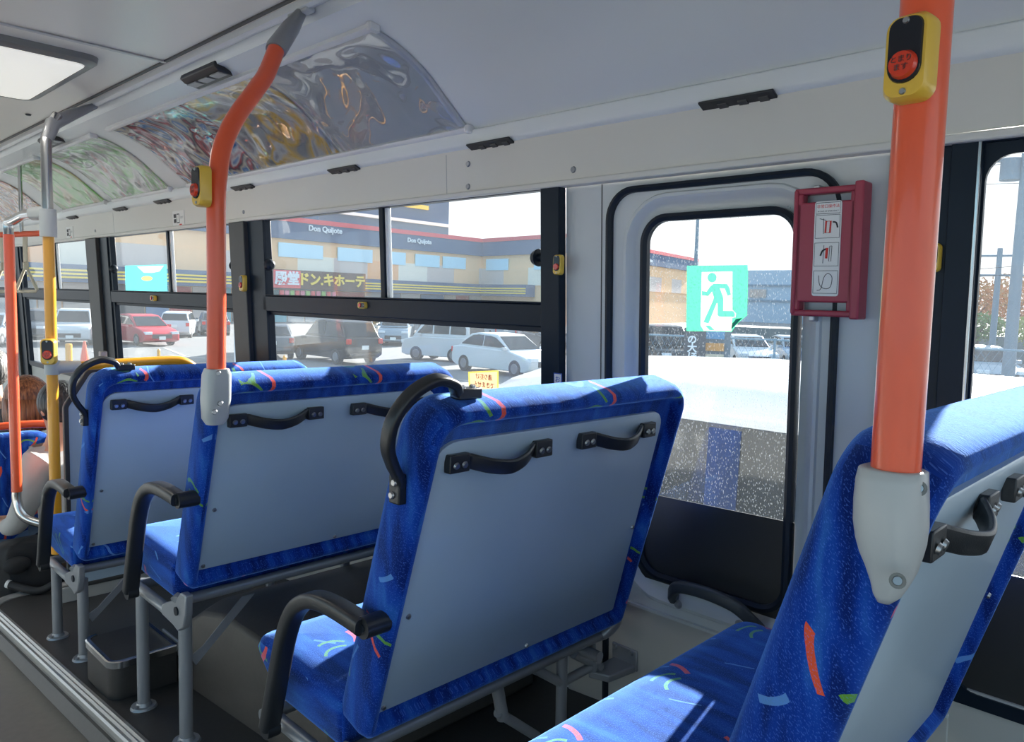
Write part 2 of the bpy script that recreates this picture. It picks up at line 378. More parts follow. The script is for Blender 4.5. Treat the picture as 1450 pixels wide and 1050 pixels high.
def hairmat(name, a, b):
    m = bpy.data.materials.new(name); m.use_nodes = True; t = m.node_tree; p = t.nodes['Principled BSDF']; tc_ = t.nodes.new('ShaderNodeTexCoord'); mp = t.nodes.new('ShaderNodeMapping'); mp.inputs['Scale'].default_value = (90, 90, 7)
    nz = t.nodes.new('ShaderNodeTexNoise'); nz.inputs['Scale'].default_value = 1; cr = t.nodes.new('ShaderNodeValToRGB'); cr.color_ramp.elements[0].position = .35; cr.color_ramp.elements[1].position = .68
    cr.color_ramp.elements[0].color = (*a, 1); cr.color_ramp.elements[1].color = (*b, 1); bp = t.nodes.new('ShaderNodeBump'); bp.inputs['Distance'].default_value = .006
    for x, y in ((tc_.outputs['Object'], mp.inputs[0]), (mp.outputs[0], nz.inputs['Vector']), (nz.outputs[0], cr.inputs[0]), (cr.outputs[0], p.inputs['Base Color']), (nz.outputs[0], bp.inputs['Height']), (bp.outputs[0], p.inputs['Normal'])): t.links.new(x, y)
    p.inputs['Roughness'].default_value = .4; return m
M['hair_red'] = hairmat('auburn_hair', (.10, .022, .008), (.42, .14, .05)); M['hair_grey'] = hairmat('grey_hair', (.05, .05, .05), (.38, .36, .35)); M['hair_black'] = hairmat('black_hair', (.006, .006, .008), (.04, .04, .045))
M['skin'] = mat('skin', (.55, .30, .20), .5)
M['shirt'] = mat('pale_grey_shirt', (.48, .46, .44), .8, noise=.1, nscale=12, bump=.4, bscale=25)
M['jeans'] = mat('blue_jeans', (.035, .07, .13), .85, noise=.25, nscale=30, bump=.3, bscale=60)
M['coat'] = mat('dark_coat', (.12, .11, .11), .8, noise=.3)
M['bag'] = mat('black_bag_cloth', (.015, .015, .017), .7, noise=.3, bump=.3)
M['asphalt'] = mat('asphalt', (.185, .185, .185), .9, noise=.2, nscale=1.5)
M['line'] = mat('road_paint', (.45, .45, .44), .8)
M['tyre'] = mat('tyre', (.02, .02, .02), .8); M['hub'] = mat('wheel_hub', (.22, .22, .24), .4, metal=.5)
M['cglass'] = mat('car_glass', (.012, .018, .026), .08, spec=.4)
M['plate'] = mat('number_plate', (.8, .82, .8), .5)
M['hlamp'] = mat('head_lamp', (.75, .8, .85), .1); M['tlamp'] = mat('tail_lamp', (.6, .03, .02), .15)
M['grille'] = mat('car_grille', (.03, .03, .035), .3)
def paint(n, c): 
    if n not in M: M[n] = mat(n, c, .28, coat=.25, spec=.35)
    return M[n]

# ================================================================== SETTING: the bus
YB, YF = -2.2, 9.2     # rear and front limits of the bus built here
# sloping platform floor and its aluminium edge
EX = .775
mb = MB()
mb.hexa([(EX, YB, FZ(YB) - .2), (1.9, YB, FZ(YB) - .2), (1.9, 4.06, FZ(4.06) - .2), (EX, 4.06, FZ(4.06) - .2)],
        [(EX, YB, FZ(YB)), (1.9, YB, FZ(YB)), (1.9, 4.06, FZ(4.06)), (EX, 4.06, FZ(4.06))])
struct('floor', mb, M['floor'])
mb = MB(); AZ = lambda y: FZ(y) - .115
mb.hexa([(-1.6, YB, AZ(YB) - .1), (EX, YB, AZ(YB) - .1), (EX, 4.06, AZ(4.06) - .1), (-1.6, 4.06, AZ(4.06) - .1)],
        [(-1.6, YB, AZ(YB)), (EX, YB, AZ(YB)), (EX, 4.06, AZ(4.06)), (-1.6, 4.06, AZ(4.06))])
mb.hexa([(-1.6, 4.06, AZ(4.06) - .1), (1.9, 4.06, AZ(4.06) - .1), (1.9, YF, AZ(4.06) - .1), (-1.6, YF, AZ(4.06) - .1)],
        [(-1.6, 4.06, AZ(4.06)), (1.9, 4.06, AZ(4.06)), (1.9, YF, AZ(4.06)), (-1.6, YF, AZ(4.06))])
o = struct('floor', mb, M['aisle'])
pth = [(EX, y, FZ(y)) for y in (YB, 0, 1, 2, 3, 3.7)]
for k in range(7):
    a = R(180 - 90 * k / 6); y = 3.9 + .16 * math.sin(a); pth.append((EX + .16 + .16 * math.cos(a), y, FZ(y)))
pth += [(1.2, 4.06, FZ(4.06)), (1.85, 4.06, FZ(4.06))]
sec = [(-.030, .006), (-.024, .011), (-.014, .008), (-.007, .012), (0, .008), (.007, .012), (.014, .008), (.020, .006), (.022, -.02), (.02, -.045), (-.01, -.05), (-.03, -.01)]
struct('trim_1', MB().sweep(pth, sec, up=(0, 0, 1)), M['nosing'], smooth=0)
struct('trim_2', MB().box((.70, 2.0, AZ(2.0) + .004), (.004, .1, .004)).sweep([(.77, y, AZ(y) + .012) for y in (YB, 1, 4)], [(-.02, -.01), (.012, -.01), (.012, .03), (-.004, .012)], up=(0, 0, 1)), M['floor'])
mb = MB()
p0 = onz(0, 919, AZ(3.9)); p1 = onz(22, 912, AZ(3.8))
dd = (p1 - p0).normalized()
mb.sweep([p0 - dd * 1.2, p1], [(-.012, 0), (-.012, .006), (-.003, .006), (0, .001), (.003, .006), (.012, .006), (.012, 0)], up=(0, 0, 1))
struct('trim_3', mb, M['nosing'], smooth=0)

# side wall built in (y, z) with real openings
def wall_plate(name, y0, y1, z0, z1, holes, m, off=0, th=.03, outer=None):
    bm = bmesh.new(); loops = [outer or [(y0, z0), (y1, z0), (y1, z1), (y0, z1)]] + holes; edges = []
    for lp in loops:
        vs = [bm.verts.new(W(a, b, off)) for a, b in lp]
        edges += [bm.edges.new((vs[i], vs[(i + 1) % len(vs)])) for i in range(len(vs))]
    bmesh.ops.triangle_fill(bm, use_beauty=True, use_dissolve=True, edges=edges)
    me = bpy.data.meshes.new(name); bmesh.ops.recalc_face_normals(bm, faces=bm.faces[:])
    if bm.faces and sum(f.normal.x for f in bm.faces) > 0: bmesh.ops.reverse_faces(bm, faces=bm.faces[:])
    bm.to_mesh(me); bm.free(); me.materials.append(m)
    o = bpy.data.objects.new(name, me); col.objects.link(o); o['kind'] = 'structure'
    s = o.modifiers.new('solid', 'SOLIDIFY'); s.thickness = th; s.offset = -1
    return o
def wbox(mb, y0, y1, z0, z1, o0, o1, m=0):
    return mb.hexa([W(y0, z0, o0), W(y1, z0, o0), W(y1, z1, o0), W(y0, z1, o0)], [W(y0, z0, o1), W(y1, z0, o1), W(y1, z1, o1), W(y0, z1, o1)], m)

WIN = [(5, 7.85, 9.1), (1, 5.70, 7.43), (2, 3.60, 5.32), (3, 1.585, 3.31), (4, -1.3, .43)]
SILL = -.62
# light wall round the emergency door
DO = rr(.735, 1.305, -.845, .30, .14)
wall_plate('wall_right', .60, 1.515, -1.45, .345, [DO], M['wall'])
# wall below the windows
for (a, b, zt_) in ((1.515, YF, SILL), (YB, .60, -.80)):
    wall_plate('wall_right', a, b, -1.75, zt_, [], M['lowwall'], off=.002)
# beige lower panel by the seat with a moulded ledge above it
mb = MB(); wbox(mb, .42, 1.50, -1.45, -.875, .001, .006); struct('wall_right', mb, M['lowwall'], bevel=.003)
mb = MB(); mb.sweep([W(y, -.872, .006) for y in (.42, 1.50)], [(-.006, -.004), (.006, -.004), (.006, .004), (-.006, .004)], up=(0, 0, 1)); struct('trim_4', mb, M['wall'])
for i, (px, py) in enumerate([(960, 855), (1047, 884)]):
    p = onw(px, py, .012); t = MB().cyl(p, p + Vector((-.008, 0, 0)), .013, 18, .007); obj('rivet', t, M['steel'], o, bevel=0)['kind'] = 'structure'
# upper band
mb = MB(); wbox(mb, YB, YF, .352, .492, .0, .03); band = struct('wall_right', mb, M['band'])
mb = MB(); wbox(mb, YB, YF, .338, .356, .0, .038); struct('trim_5', mb, M['band'], bevel=.004)
for y in (2.02, 5.2):
    mb = MB(); wbox(mb, y, y + .002, .356, .485, .0295, .0305); obj('panel_seam', mb, M['steel'], band)
for (px, py) in [(663, 232), (663, 264), (812, 240), (345, 300), (405 / 3, 980 / 3)]:
    p = onw(px, py, .03); obj('screw_cap', MB().cyl(p, p + Vector((-.004, 0, 0)), .010, 16, .008), M['steel'], band)
for y in (1.35, ):
    mb = MB(); wbox(mb, y + .03, y + .033, -.875, .338, -.001, .0012); obj('panel_seam', mb, M['pillar2'], band)

# window units
def window(n, y0, y1):
    mb = MB(); fr = .012
    top, bt, bb = .340, -.006, -.078
    w0, w1 = y0 - .0, y1 + .0
    # outer frame
    wbox(mb, y0 - .02, y0 + .006, SILL - .02, .345, -.01, .022); wbox(mb, y1 - .006, y1 + .05, SILL - .02, .345, -.01, .022)
    wbox(mb, y0, y1, top - .004, .350, -.01, .022); wbox(mb, y0, y1, SILL - .03, SILL + .01, -.01, .024) if n != 4 else None
    f = struct('window_%d' % n, mb, M['pillar'], bevel=.002)
    if n == 4:
        wall_plate('frame_plate', y0 - .01, y1 + .005, -.835, .345, [rr(y0 + .03, y1 - .010, -.805, .312, .05, 6)], M['pillar'], off=.006, th=.012).parent = f
        mb = MB(); wbox(mb, y0, y1, -.82, .34, -.008, -.012); obj('pane', mb, M['glass_rain'], f)
        mb = MB(); wbox(mb, y0, y1, -.82, -.53, -.004, -.007); obj('dark_film', mb, M['film_dark'], f)
        return f
    mb = MB(); wbox(mb, y0 - .015, y1 + .028, bb, bt, -.005, .030); cb = obj('cross_beam', mb, M['pillar'], f, bevel=.004)
    mb = MB(); wbox(mb, y0, y1, bb - .016, bb, -.005, .012); wbox(mb, y0, y1, bt, bt + .006, .0, .034); obj('beam_lip', mb, M['black'], f, bevel=.002)
    ym = (y0 + y1) / 2 - .02
    mb = MB(); wbox(mb, ym - .015, ym + .012, bt, top, -.012, .012); obj('mullion', mb, M['pillar'], f, bevel=.002)
    mb = MB(); wbox(mb, ym - .032, ym - .016, bt, top, -.014, .004); obj('sash_edge', mb, M['rail'], f, bevel=.002)
    # panes
    gm = M['glass_rain'] if n in (3, 4) else M['glass']
    for (a, b, c, d, of) in ((y0, ym, bt, top, -.004), (ym, y1, bt, top, -.010), (y0, y1, SILL, bb - .016, -.008)):
        mb = MB(); wbox(mb, a, b, c, d, of, of - .004); obj('pane', mb, gm, f)
    for (a, b, s) in ((y0 + .028, y1 - .032, 0),):
        for yy, sg in ((y0 + .006, 1), (y1 - .006, -1)):
            c0 = W(yy, .135, .018); mb = MB(); mb.cyl(c0, c0 + Vector((0, sg * .02, 0)), .013, 14); mb.cyl(c0 + Vector((0, sg * .018, 0)), c0 + Vector((0, sg * .036, 0)), .028, 18, .022); mb.cyl(c0 + Vector((0, sg * .036, 0)), c0 + Vector((0, sg * .046, 0)), .022, 18, .012)
            obj('latch_knob', mb, M['black'], f, bevel=.002)
    return f
for n, a, b in WIN: win = window(n, a, b)
# window pillars
mb = MB(); wbox(mb, 1.515, 1.590, SILL - .2, .345, .0, .034); pil3 = struct('trim_6', mb, M['pillar'], bevel=.003)
for (a, b) in ((3.455, 3.605), (5.50, 5.705), (7.63, 7.84)):
    mb = MB(); wbox(mb, a, b, SILL - .3, .338, .0, .05); struct('trim_7', mb, M['pillar2'], bevel=.004)
    mb = MB(); wbox(mb, a - .15, a, SILL - .3, .338, .0, .03); struct('trim_8', mb, M['pillar'], bevel=.003)
mb = MB(); wbox(mb, .432, .600, -.83, .338, .0, .016); struct('trim_9', mb, M['pillar'], bevel=.003)
mb = MB(); wbox(mb, .425, .431, -.83, .338, .0, .026); struct('trim_10', mb, M['chrome'], bevel=.001)

# emergency door: outer rubber seal, moulded recess, window
door = struct('door_1', MB().loft([[W(a, b, o_) for a, b in rr(.735 + k, 1.305 - k, -.845 + k, .30 - k, max(.14 - k, .03))] for k, o_ in ((0, .0), (.004, .005), (.012, .006), (.020, .0), (.028, -.014), (.040, -.020), (.056, -.022))], False, False), M['wall'])
sealsec = [(-.011, -.004), (.011, -.004), (.013, .004), (.007, .012), (-.007, .012), (-.013, .004)]
sealsec = [(b, a) for a, b in sealsec]
lp = [W(a, b, .004) for a, b in rr(.700, 1.352, -1.38, .318, .085, 8)]
obj('outer_seal', MB().sweep(lp, [(x * 1.0, y * 1.1) for x, y in sealsec], up=(-1, 0, 0), closed=True), M['black'], door)
lp = [W(a, b, -.016) for a, b in rr(.800, 1.246, -.775, .240, .075, 8)]
obj('window_seal', MB().sweep(lp, [(x * 1.2, y * 1.15) for x, y in sealsec], up=(-1, 0, 0), closed=True), M['black'], door)
mb = MB(); wbox(mb, .795, 1.25, -.78, .245, -.020, -.024); obj('pane', mb, M['glass_door'], door)
mb = MB(); mb.hexa([W(.79, -.79, -.017), W(1.255, -.79, -.017), W(1.255, -.539, -.017), W(.79, -.528, -.017)], [W(.79, -.79, -.0195), W(1.255, -.79, -.0195), W(1.255, -.539, -.0195), W(.79, -.528, -.0195)])
obj('dark_film', mb, M['film_dark'], door)
# black pull handle at the foot of the door window
pts = smooth_path([W(1.115, -.815, .004), W(1.105, -.79, .03), W(1.07, -.757, .050), W(.99, -.748, .056), W(.91, -.760, .050), W(.872, -.792, .032), W(.862, -.822, .004)])
hs = rr(-.012, .012, -.016, .016, .007, 3)
obj('pull_handle', MB().sweep(pts, hs, up=(0, 0, 1)), mat('dark_grey_handle', (.05, .055, .065), .4), door)
p = W(.99, -.80, .0); 

# roof: curved cove and flat ceiling
prof = [(1.768, .486), (1.748, .484), (1.722, .496), (1.716, .508), (1.716, .545), (1.728, .552)]
arcp = [Vector(q) for q in ((1.728, .552), (1.652, .612), (1.545, .695), (1.440, .748), (1.336, .776), (1.25, .788))]
prof2 = [(p.x, p.y) for p in smooth_path([Vector((a.x, a.y, 0)) for a in arcp], 5)]
allp = prof[:-1] + prof2 + [(1.235, .79), (1.232, .800), (1.215, .818)]
mb = MB(); ys = (YB, 0, 2, 4, 6, YF)
mb.loft([[(x, y, z) for x, z in allp] for y in ys], False, False, closed=False)
cove = struct('ceiling', mb, M['cove'], smooth=50); s = cove.modifiers.new('solid', 'SOLIDIFY'); s.thickness = .02; s.offset = 1
mb = MB().box((.0, (YB + YF) / 2, .845), (2.46, YF - YB, .02)); ceil = struct('ceiling', mb, M['ceil'])
mb = MB().box((1.5, (YB + YF) / 2, .90), (1.0, YF - YB, .03)).box((1.86, (YB + YF) / 2, .66), (.04, YF - YB, .5)); struct('ceiling', mb, M['ceil'])
mb = MB().sweep([(1.205, YB, .826), (1.205, YF, .826)], [(-.022, .012), (-.020, -.010), (-.008, -.016), (.010, -.010), (.018, .004), (.018, .014)], up=(0, 0, 1)); struct('trim_11', mb, M['rail'])
mb = MB().box((1.165, (YB + YF) / 2, .832), (.012, YF - YB, .006)); struct('trim_12', mb, M['pillar2'])
# joint strips across the ceiling and seams in the cove
for y in (2.94, 6.2, .2):
    mb = MB().box((.0, y, .8315), (2.34, .018, .006)); obj('joint_strip', mb, M['nosing'], ceil, bevel=.002)
def cove_pt(t):     # t 0..1 along arc (bottom to top) -> (x, z)
    n = len(prof2) - 1; f = t * n; i = min(int(f), n - 1); a, b = prof2[i], prof2[i + 1]; q = f - i
    return a[0] + (b[0] - a[0]) * q, a[1] + (b[1] - a[1]) * q
def cove_n(t):
    a = cove_pt(max(t - .02, 0)); b = cove_pt(min(t + .02, 1)); d = Vector((b[0] - a[0], 0, b[1] - a[1])).normalized()
    return Vector((-d.z, 0, d.x)) * -1 if Vector((-d.z, 0, d.x)).z > 0 else Vector((-d.z, 0, d.x))
for y in (2.35, 5.55):
    mb = MB().sweep([Vector((cove_pt(t)[0], y, cove_pt(t)[1])) + cove_n(t) * .001 for t in [0, .05]] + [], [(-.002, -.001), (.002, -.001), (.002, .001), (-.002, .001)], up=(0, 1, 0)); obj('panel_seam', mb, M['pillar2'], cove)
p = P(40, 162, 1); p = p * (.833 / p.z); obj('screw_cap', MB().cyl(p, p - Vector((0, 0, .005)), .014, 16, .01), M['pillar2'], ceil)

# side window of the left-hand wall is outside the frame; only its sill line closes the aisle
mb = MB().box((-1.62, (YB + YF) / 2, -1.15), (.05, YF - YB, 1.0)).box((-1.62, (YB + YF) / 2, .66), (.05, YF - YB, .40)); struct('wall_left', mb, M['wall'])
mb = MB().box((-.0, (YB + YF) / 2, .87), (3.3, YF - YB, .02)); struct('ceiling', mb, M['ceil'])

# ================================================================== ceiling fittings
def lamp():
    cs = [onz(-12, 50, .835), onz(143, 82, .835), onz(50, 137, .835)]
    x0, x1 = .70, .99; y0, y1 = 2.98, 3.86
    t = thing('ceiling_lamp', 'rectangular lit ceiling lamp in a dark grey frame at upper left', 'lamp', (.84, 3.4, .835))
    a = rr(.66, .97, 2.93, 3.78, .06); 
    mb = MB(); out_ = [(.625 - .0, 2.97)]
    X0, X1, Y0, Y1 = .70, 1.0, 3.07, 3.93
    def ring(k, z, r): return [Vector((a_, b_, z)) for a_, b_ in rr(X0 - .5 + k, X1 - k, Y0 + k, Y1 - k, r)]
    mb.loft([ring(0, .835, .06), ring(.004, .815, .06), ring(.025, .803, .05), ring(.040, .806, .04)], True, False); obj('frame', mb, M['lampframe'], t)
    mb = MB(); mb.loft([ring(.038, .812, .04), ring(.042, .803, .04), ring(.07, .797, .05), ring(.12, .795, .05)], True, True); obj('diffuser', mb, M['lamp'], t)
lamp()
li = bpy.data.lights.new('lamp_light', 'AREA'); li.shape = 'RECTANGLE'; li.size = .6; li.size_y = .7; li.energy = 3; li.color = (1, .95, .85)
lo = bpy.data.objects.new('lamp_light', li); col.objects.link(lo); lo.location = (.6, 3.4, .785)

def vent(px, py, where, y_len=.195):
    y = onw(px, py, .03).y
    t = thing('air_vent', 'black slotted air vent in the white ledge ' + where, 'vent', W(y, .487, .07), 'air vents along the cove ledge')
    a = Vector((1.7485, 0, .4835)); b = Vector((1.7175, 0, .4975)); d = (b - a).normalized(); n = Vector((-.42, 0, -.9)).normalized()
    mb = MB()
    def q(u, v, h): return a - d * .006 + d * (u * (b - a).length * 1.5) + Vector((0, y + v, 0)) + n * h
    mb.loft([[q(u, v, h) for u, v in rr(0, 1, -y_len / 2, y_len / 2, .004, 2)] for h in (0, .006)]); obj('frame', mb, M['vent'], t, bevel=.0015)
    for k in range(3):
        mb = MB(); yy = -y_len / 2 + .018 + k * (y_len - .036) / 3
        mb.hexa([q(.25, yy, .005), q(.75, yy, .005), q(.75, yy + .024, .005), q(.25, yy + .024, .005)], [q(.3, yy, .0085), q(.7, yy, .0085), q(.7, yy + .024, .0085), q(.3, yy + .024, .0085)]); obj('louvre', mb, M['pillar2'], t)
for px, py, wh in [(1046, 152, 'above the exit window, nearest to the camera'), (697, 213, 'right of the clear poster cover'), (490, 247, 'under the clear poster cover'), (347, 271, 'right of the bent orange pole'), (233, 289, 'above the right-hand white sign'), (173, 298, 'between the two small white signs'), (105, 310, 'above the left-hand white sign')]:
    vent(px, py, wh)
def speaker_slot(px, py, px2, py2, where):
    # black outlet in the upper cove moulding, near the gutter
    a = P(px, py, 1); a = a * (.80 / a.z); L_ = P(px2, py2, 1); L_ = L_ * (.80 / L_.z)
    y0, y1 = sorted((a.y, L_.y)); xm = 1.262
    t = thing('air_outlet', 'black air outlet in the upper moulding ' + where, 'vent', (xm, (y0 + y1) / 2, .79))
    s0 = [(1.228, .802), (1.285, .778), (1.295, .762), (1.24, .772), (1.222, .785)]
    mb = MB(); mb.loft([[(x, y, z) for x, z in s0] for y in (y0, y1)]); obj('body', mb, M['vent'], t, bevel=.004)
    mb = MB()
    for k in range(3):
        yy = y0 + (y1 - y0) * (k + .5) / 3; mb.box((1.262, yy, .7665), (.034, (y1 - y0) / 4, .004))
    obj('louvre', mb, M['steel'], t)
speaker_slot(262, 108, 315, 88, 'left of the bent orange pole')
speaker_slot(45, 195, 66, 187, 'beside the grey pole bracket')

# posters under clear film in the cove
def cove_sheet(name, y0, y1, t0, t1, lift, m, parent, wav=0, seed=0, kind=None):
    mb = MB(); ny, nt_ = max(2, int((y1 - y0) / .025)), 28; rnd = random.Random(seed); ph = [rnd.uniform(0, 6) for _ in range(6)]
    rings = []
    for j in range(nt_ + 1):
        t = t0 + (t1 - t0) * j / nt_; rg = []
        for i in range(ny + 1):
            y = y0 + (y1 - y0) * i / ny; e = math.sin(math.pi * i / ny) * math.sin(math.pi * j / nt_)
            h = lift + wav * e ** .5 * (math.sin(y * 17 + ph[0] + 3 * math.sin(t * 7 + ph[3])) * .5 + math.sin(t * 16 + ph[1] + y * 6) * .4 + math.sin(y * 34 + t * 14 + ph[2]) * .25)
            x, z = cove_pt(t); rg.append(Vector((x, y, z)) + cove_n(t) * h)
        rings.append(rg)
    mb.loft(rings, False, False, closed=False)
    o = obj(name, mb, m, parent, smooth=180)
    s = o.modifiers.new('solid', 'SOLIDIFY'); s.thickness = .0008
    return o
def poster(y0, y1, label, cols, scale, seed, grey=False, split=None):
    x, z = cove_pt(0); t = thing('advertising_poster', label, 'poster', (x, (y0 + y1) / 2, z))
    t0, t1 = .02, .80
    if split:
        for k, (a, b, cl, sc) in enumerate(split):
            cove_sheet('printed_sheet', a, b, t0, t1, .003, swirl('poster_print_%d_%d' % (seed, k), cl, sc), t, wav=.002, seed=seed + k)
    else: cove_sheet('printed_sheet', y0, y1, t0, t1, .003, swirl('poster_print_%d' % seed, cols, scale), t, wav=.002, seed=seed)
    cove_sheet('clear_film', y0 + .005, y1 - .005, t0, t1, .012, M['film'], t, wav=.009, seed=seed + 5)
    for tt, w_ in ((t0, .012), (t1, .012)):
        x, z = cove_pt(tt); c = Vector((x, 0, z)) + cove_n(tt) * .007; n = cove_n(tt)
        dx = Vector((cove_pt(tt + .02)[0] - x, 0, cove_pt(tt + .02)[1] - z)).normalized()
        mb = MB(); pr = [c + dx * a + n * b for a, b in ((-w_, -.008), (w_, -.008), (w_, .006), (w_ * .5, .010), (-w_ * .5, .010), (-w_, .006))]
        mb.loft([[p + Vector((0, yy, 0)) for p in pr] for yy in (y0 - .01, y1 + .01)]); obj('holding_rail', mb, M['rail'], t)
        for yy in (y0 - .012,):
            mb = MB(); mb.box(c + Vector((0, yy, 0)) + n * .002, (.040, .022, .028)); obj('end_cap', mb, M['rail'], t, bevel=.006)
    for yy in ((y0 + y1) / 2,):
        pass
    return t
poster(1.90, 4.05, 'long clear poster cover nearest the camera, blue and red print at its far end', None, 1, 3,
       split=[(1.90, 2.62, [(.46, .49, .51), (.52, .54, .56), (.49, .52, .54)], 2), (2.64, 3.25, [(.32, .33, .35), (.55, .56, .57), (.75, .5, .12), (.30, .32, .34), (.36, .37, .38)], 3.2),  # middle sheet: gold reflection from the film is painted into its grey swirl
              (3.27, 4.05, [(.06, .2, .5), (.75, .78, .8), (.5, .08, .1), (.1, .1, .14), (.65, .6, .5), (.1, .25, .55), (.8, .8, .8)], 4)])
poster(4.28, 5.15, 'framed poster with pale grey and green print behind film right of the grey pole', [(.5, .5, .46), (.62, .62, .58), (.28, .60, .22), (.66, .66, .62), (.42, .42, .40), (.7, .12, .1)], 2.6, 21)
poster(5.28, 6.15, 'framed poster with green and gold print behind film at the grey pole', [(.35, .28, .08), (.70, .64, .40), (.26, .62, .18), (.34, .66, .24), (.62, .60, .45)], 2.2, 37)
poster(6.5, 8.0, 'framed poster with red and white stripes behind film at far left', [(.6, .08, .08), (.8, .78, .75), (.12, .05, .05), (.7, .35, .1), (.8, .75, .7), (.6, .1, .1)], 3.5, 44)

# ================================================================== seats
def screws(name, pts, n, r, parent, h=.004):
    for p in pts:
        p = Vector(p); o = obj(name, MB().cyl(p, p + Vector(n) * h, r, 14, r * .75).cyl(p + Vector(n) * h * .5, p + Vector(n) * (h * 1.05), r * .35, 6), M['screw'], parent)

def make_seat(label, yt, zt, yb, zb, cap=True, ring=True, legs=True, x0=.832, x1t=1.645, x1b=1.690, arms=True, pr=(.070, .055), h_extra=.055):
    X0 = x0
    dv = Vector((0, yb - yt, zb - zt)); H = dv.length; d = dv / H; n = Vector((0, -d.z, d.y))
    def pt(x, s, k=0): return Vector((x, yt, zt)) + d * s + n * k
    t = thing('bus_seat', label, 'bus seat', (X0 + .4, yb + .2, FZ(yb + .2)), 'blue double seats along the window wall')
    # upholstered backrest
    top = -.068; bot = H + h_extra
    quad = [(X0, top), (x1t, top), (x1b, bot), (X0, bot)]
    rings = []
    for k, ins in ((.003, .040), (-.004, .0335), (-.014, .030), (-.020, .023), (-.020, .015), (-.012, .005), (.006, .0), (.058, .0), (.076, .008), (.086, .02), (.090, .045)):
        rings.append([pt(p.x, p.y, k) for p in rpoly(quad, [.075, .075, .03, .03], ins, 8)])
    back = obj('backrest', MB().loft(rings), M['fabric'], t, smooth=60, uvm='back')
    # hard back panel
    pq = [(X0 + .030, 0), (x1t - pr[0], 0), (x1b - pr[1], H), (X0 + .030, H)]
    mb = MB(); mb.loft([[pt(p.x, p.y, k) for p in rpoly(pq, [.05, .05, .006, .006], ins, 6)] for k, ins in ((.004, 0), (-.004, 0), (-.006, .003))])
    pan = obj('back_panel', mb, M['panel'], t, smooth=50)
    screws('screw', [pt(X0 + .055, H * .62, -.006), pt(X0 + .045, H - .012, -.006), pt(x1b - .095, H * .55, -.006), pt(x1b - .40, H - .010, -.006)], -n, .006, pan)
    # two strap handles
    for k, (a, b) in enumerate(((X0 + .055, X0 + .330), (X0 + .425, X0 + .700))):
        s = .038 + .0
        path = smooth_path([pt(a + .004, s, -.012), pt(a + .048, s, -.013), pt(a + .066, s + .002, -.022), pt(a + .095, s + .006, -.036), pt((a + b) / 2, s + .009, -.045), pt(b - .095, s + .006, -.036), pt(b - .066, s + .002, -.022), pt(b - .048, s, -.013), pt(b - .004, s, -.012)], 4)
        hd = obj('grab_handle', MB().sweep(path, rr(-.0045, .0045, -.015, .015, .003, 2), up=d).box(pt(a + .024, s, -.014), (.048, .018, .034)).box(pt(b - .024, s, -.014), (.048, .018, .034)), M['blackpl'], t, bevel=.003)
        screws('screw', [pt(x, s, -.024) for x in (a + .014, a + .034, b - .034, b - .014)], -n, .007, hd)
    # corner ring handle
    if ring:
        pth = smooth_path([pt(X0 - .008, .115, .03), pt(X0 - .010, .08, .03), pt(X0 - .030, .05, .03), pt(X0 - .050, .01, .03), pt(X0 - .050, -.04, .03), pt(X0 - .022, -.085, .03), pt(X0 + .025, -.108, .03), pt(X0 + .068, -.098, .03), pt(X0 + .085, -.080, .03), pt(X0 + .125, -.077, .03)], 5)
        rg = obj('corner_handle', MB().sweep(pth, rr(-.009, .009, -.014, .014, .006, 3), up=n).box(pt(X0 + .105, -.078, .03), (.055, .030, .020)).box(pt(X0 - .008, .098, .03), (.018, .030, .055)), M['blackpl'], t, bevel=.003)
        screws('screw', [pt(X0 + .092, -.089, .03), pt(X0 + .117, -.089, .03)], -d, .007, rg); screws('screw', [pt(X0 - .018, .085, .03), pt(X0 - .018, .11, .03)], (-1, 0, 0), .007, rg)
    # cushion
    yr, yf, zc = yb + .065, yb + .445, zb + .025
    cx0, cx1 = X0 - .004, x1b
    rings = []
    def cr(ins, z, fb=0, r=.05): return [Vector((p.x, p.y, z - .02 * (yf - p.y) / .45)) for p in rpoly([(cx0, yr), (cx1, yr), (cx1, yf - fb), (cx0, yf - fb)], [.02, .02, r, r], ins, 6)]
    for ins, dz, fb in ((.04, -.112, .10), (.012, -.105, .085), (.004, -.09, .065), (.0, -.035, .01), (.0, -.022, 0), (.006, -.008, 0), (.018, .0, 0), (.05, .006, 0), (.12, .010, 0), (.2, .011, 0)):
        rings.append(cr(ins, zc + dz, fb))
    obj('seat_cushion', MB().loft(rings), M['fabric'], t, smooth=55, uvm='seat')
    # tubular frame
    zf = zb - .115; fr = MB()
    fr.tube(smooth_path([pt(X0 + .01, H + .10, .03), pt(X0 + .03, H + .105, .02), pt(X0 + .4, H + .105, .02), pt(x1b - .08, H + .105, .02), pt(x1b - .03, H + .095, .01), pt(x1b - .01, H + .055, .0), pt(x1b - .008, H + .02, .012)], 4), .015)
    fr.tube([(X0 + .010, yb + .02, zf - .03), (X0 + .010, yb + .12, zf - .035), (X0 + .010, yf - .06, zf - .03)], .016)
    fr.tube([(x1b - .06, yb + .03, zf - .03), (x1b - .06, yf - .06, zf - .03)], .016)
    fr.tube([(X0 - .012, yf - .07, zf - .03), (x1b - .05, yf - .07, zf - .03)], .016)
    obj('seat_frame', fr, M['steel'], t)
    mb = MB(); xx = X0 - .006
    pl = [(yb - .015, zb - .06), (yb + .020, zb - .060), (yb + .045, zb - .085), (yb + .15, zf - .015), (yb + .15, zf - .045), (yb + .07, zf - .052), (yb + .04, zf - .060), (yb + .005, zf - .04), (yb - .012, zf)]
    mb.prism([(xx, a, b) for a, b in pl], (.022, 0, 0)); cb = obj('corner_casting', mb, M['steel'], t, bevel=.004)
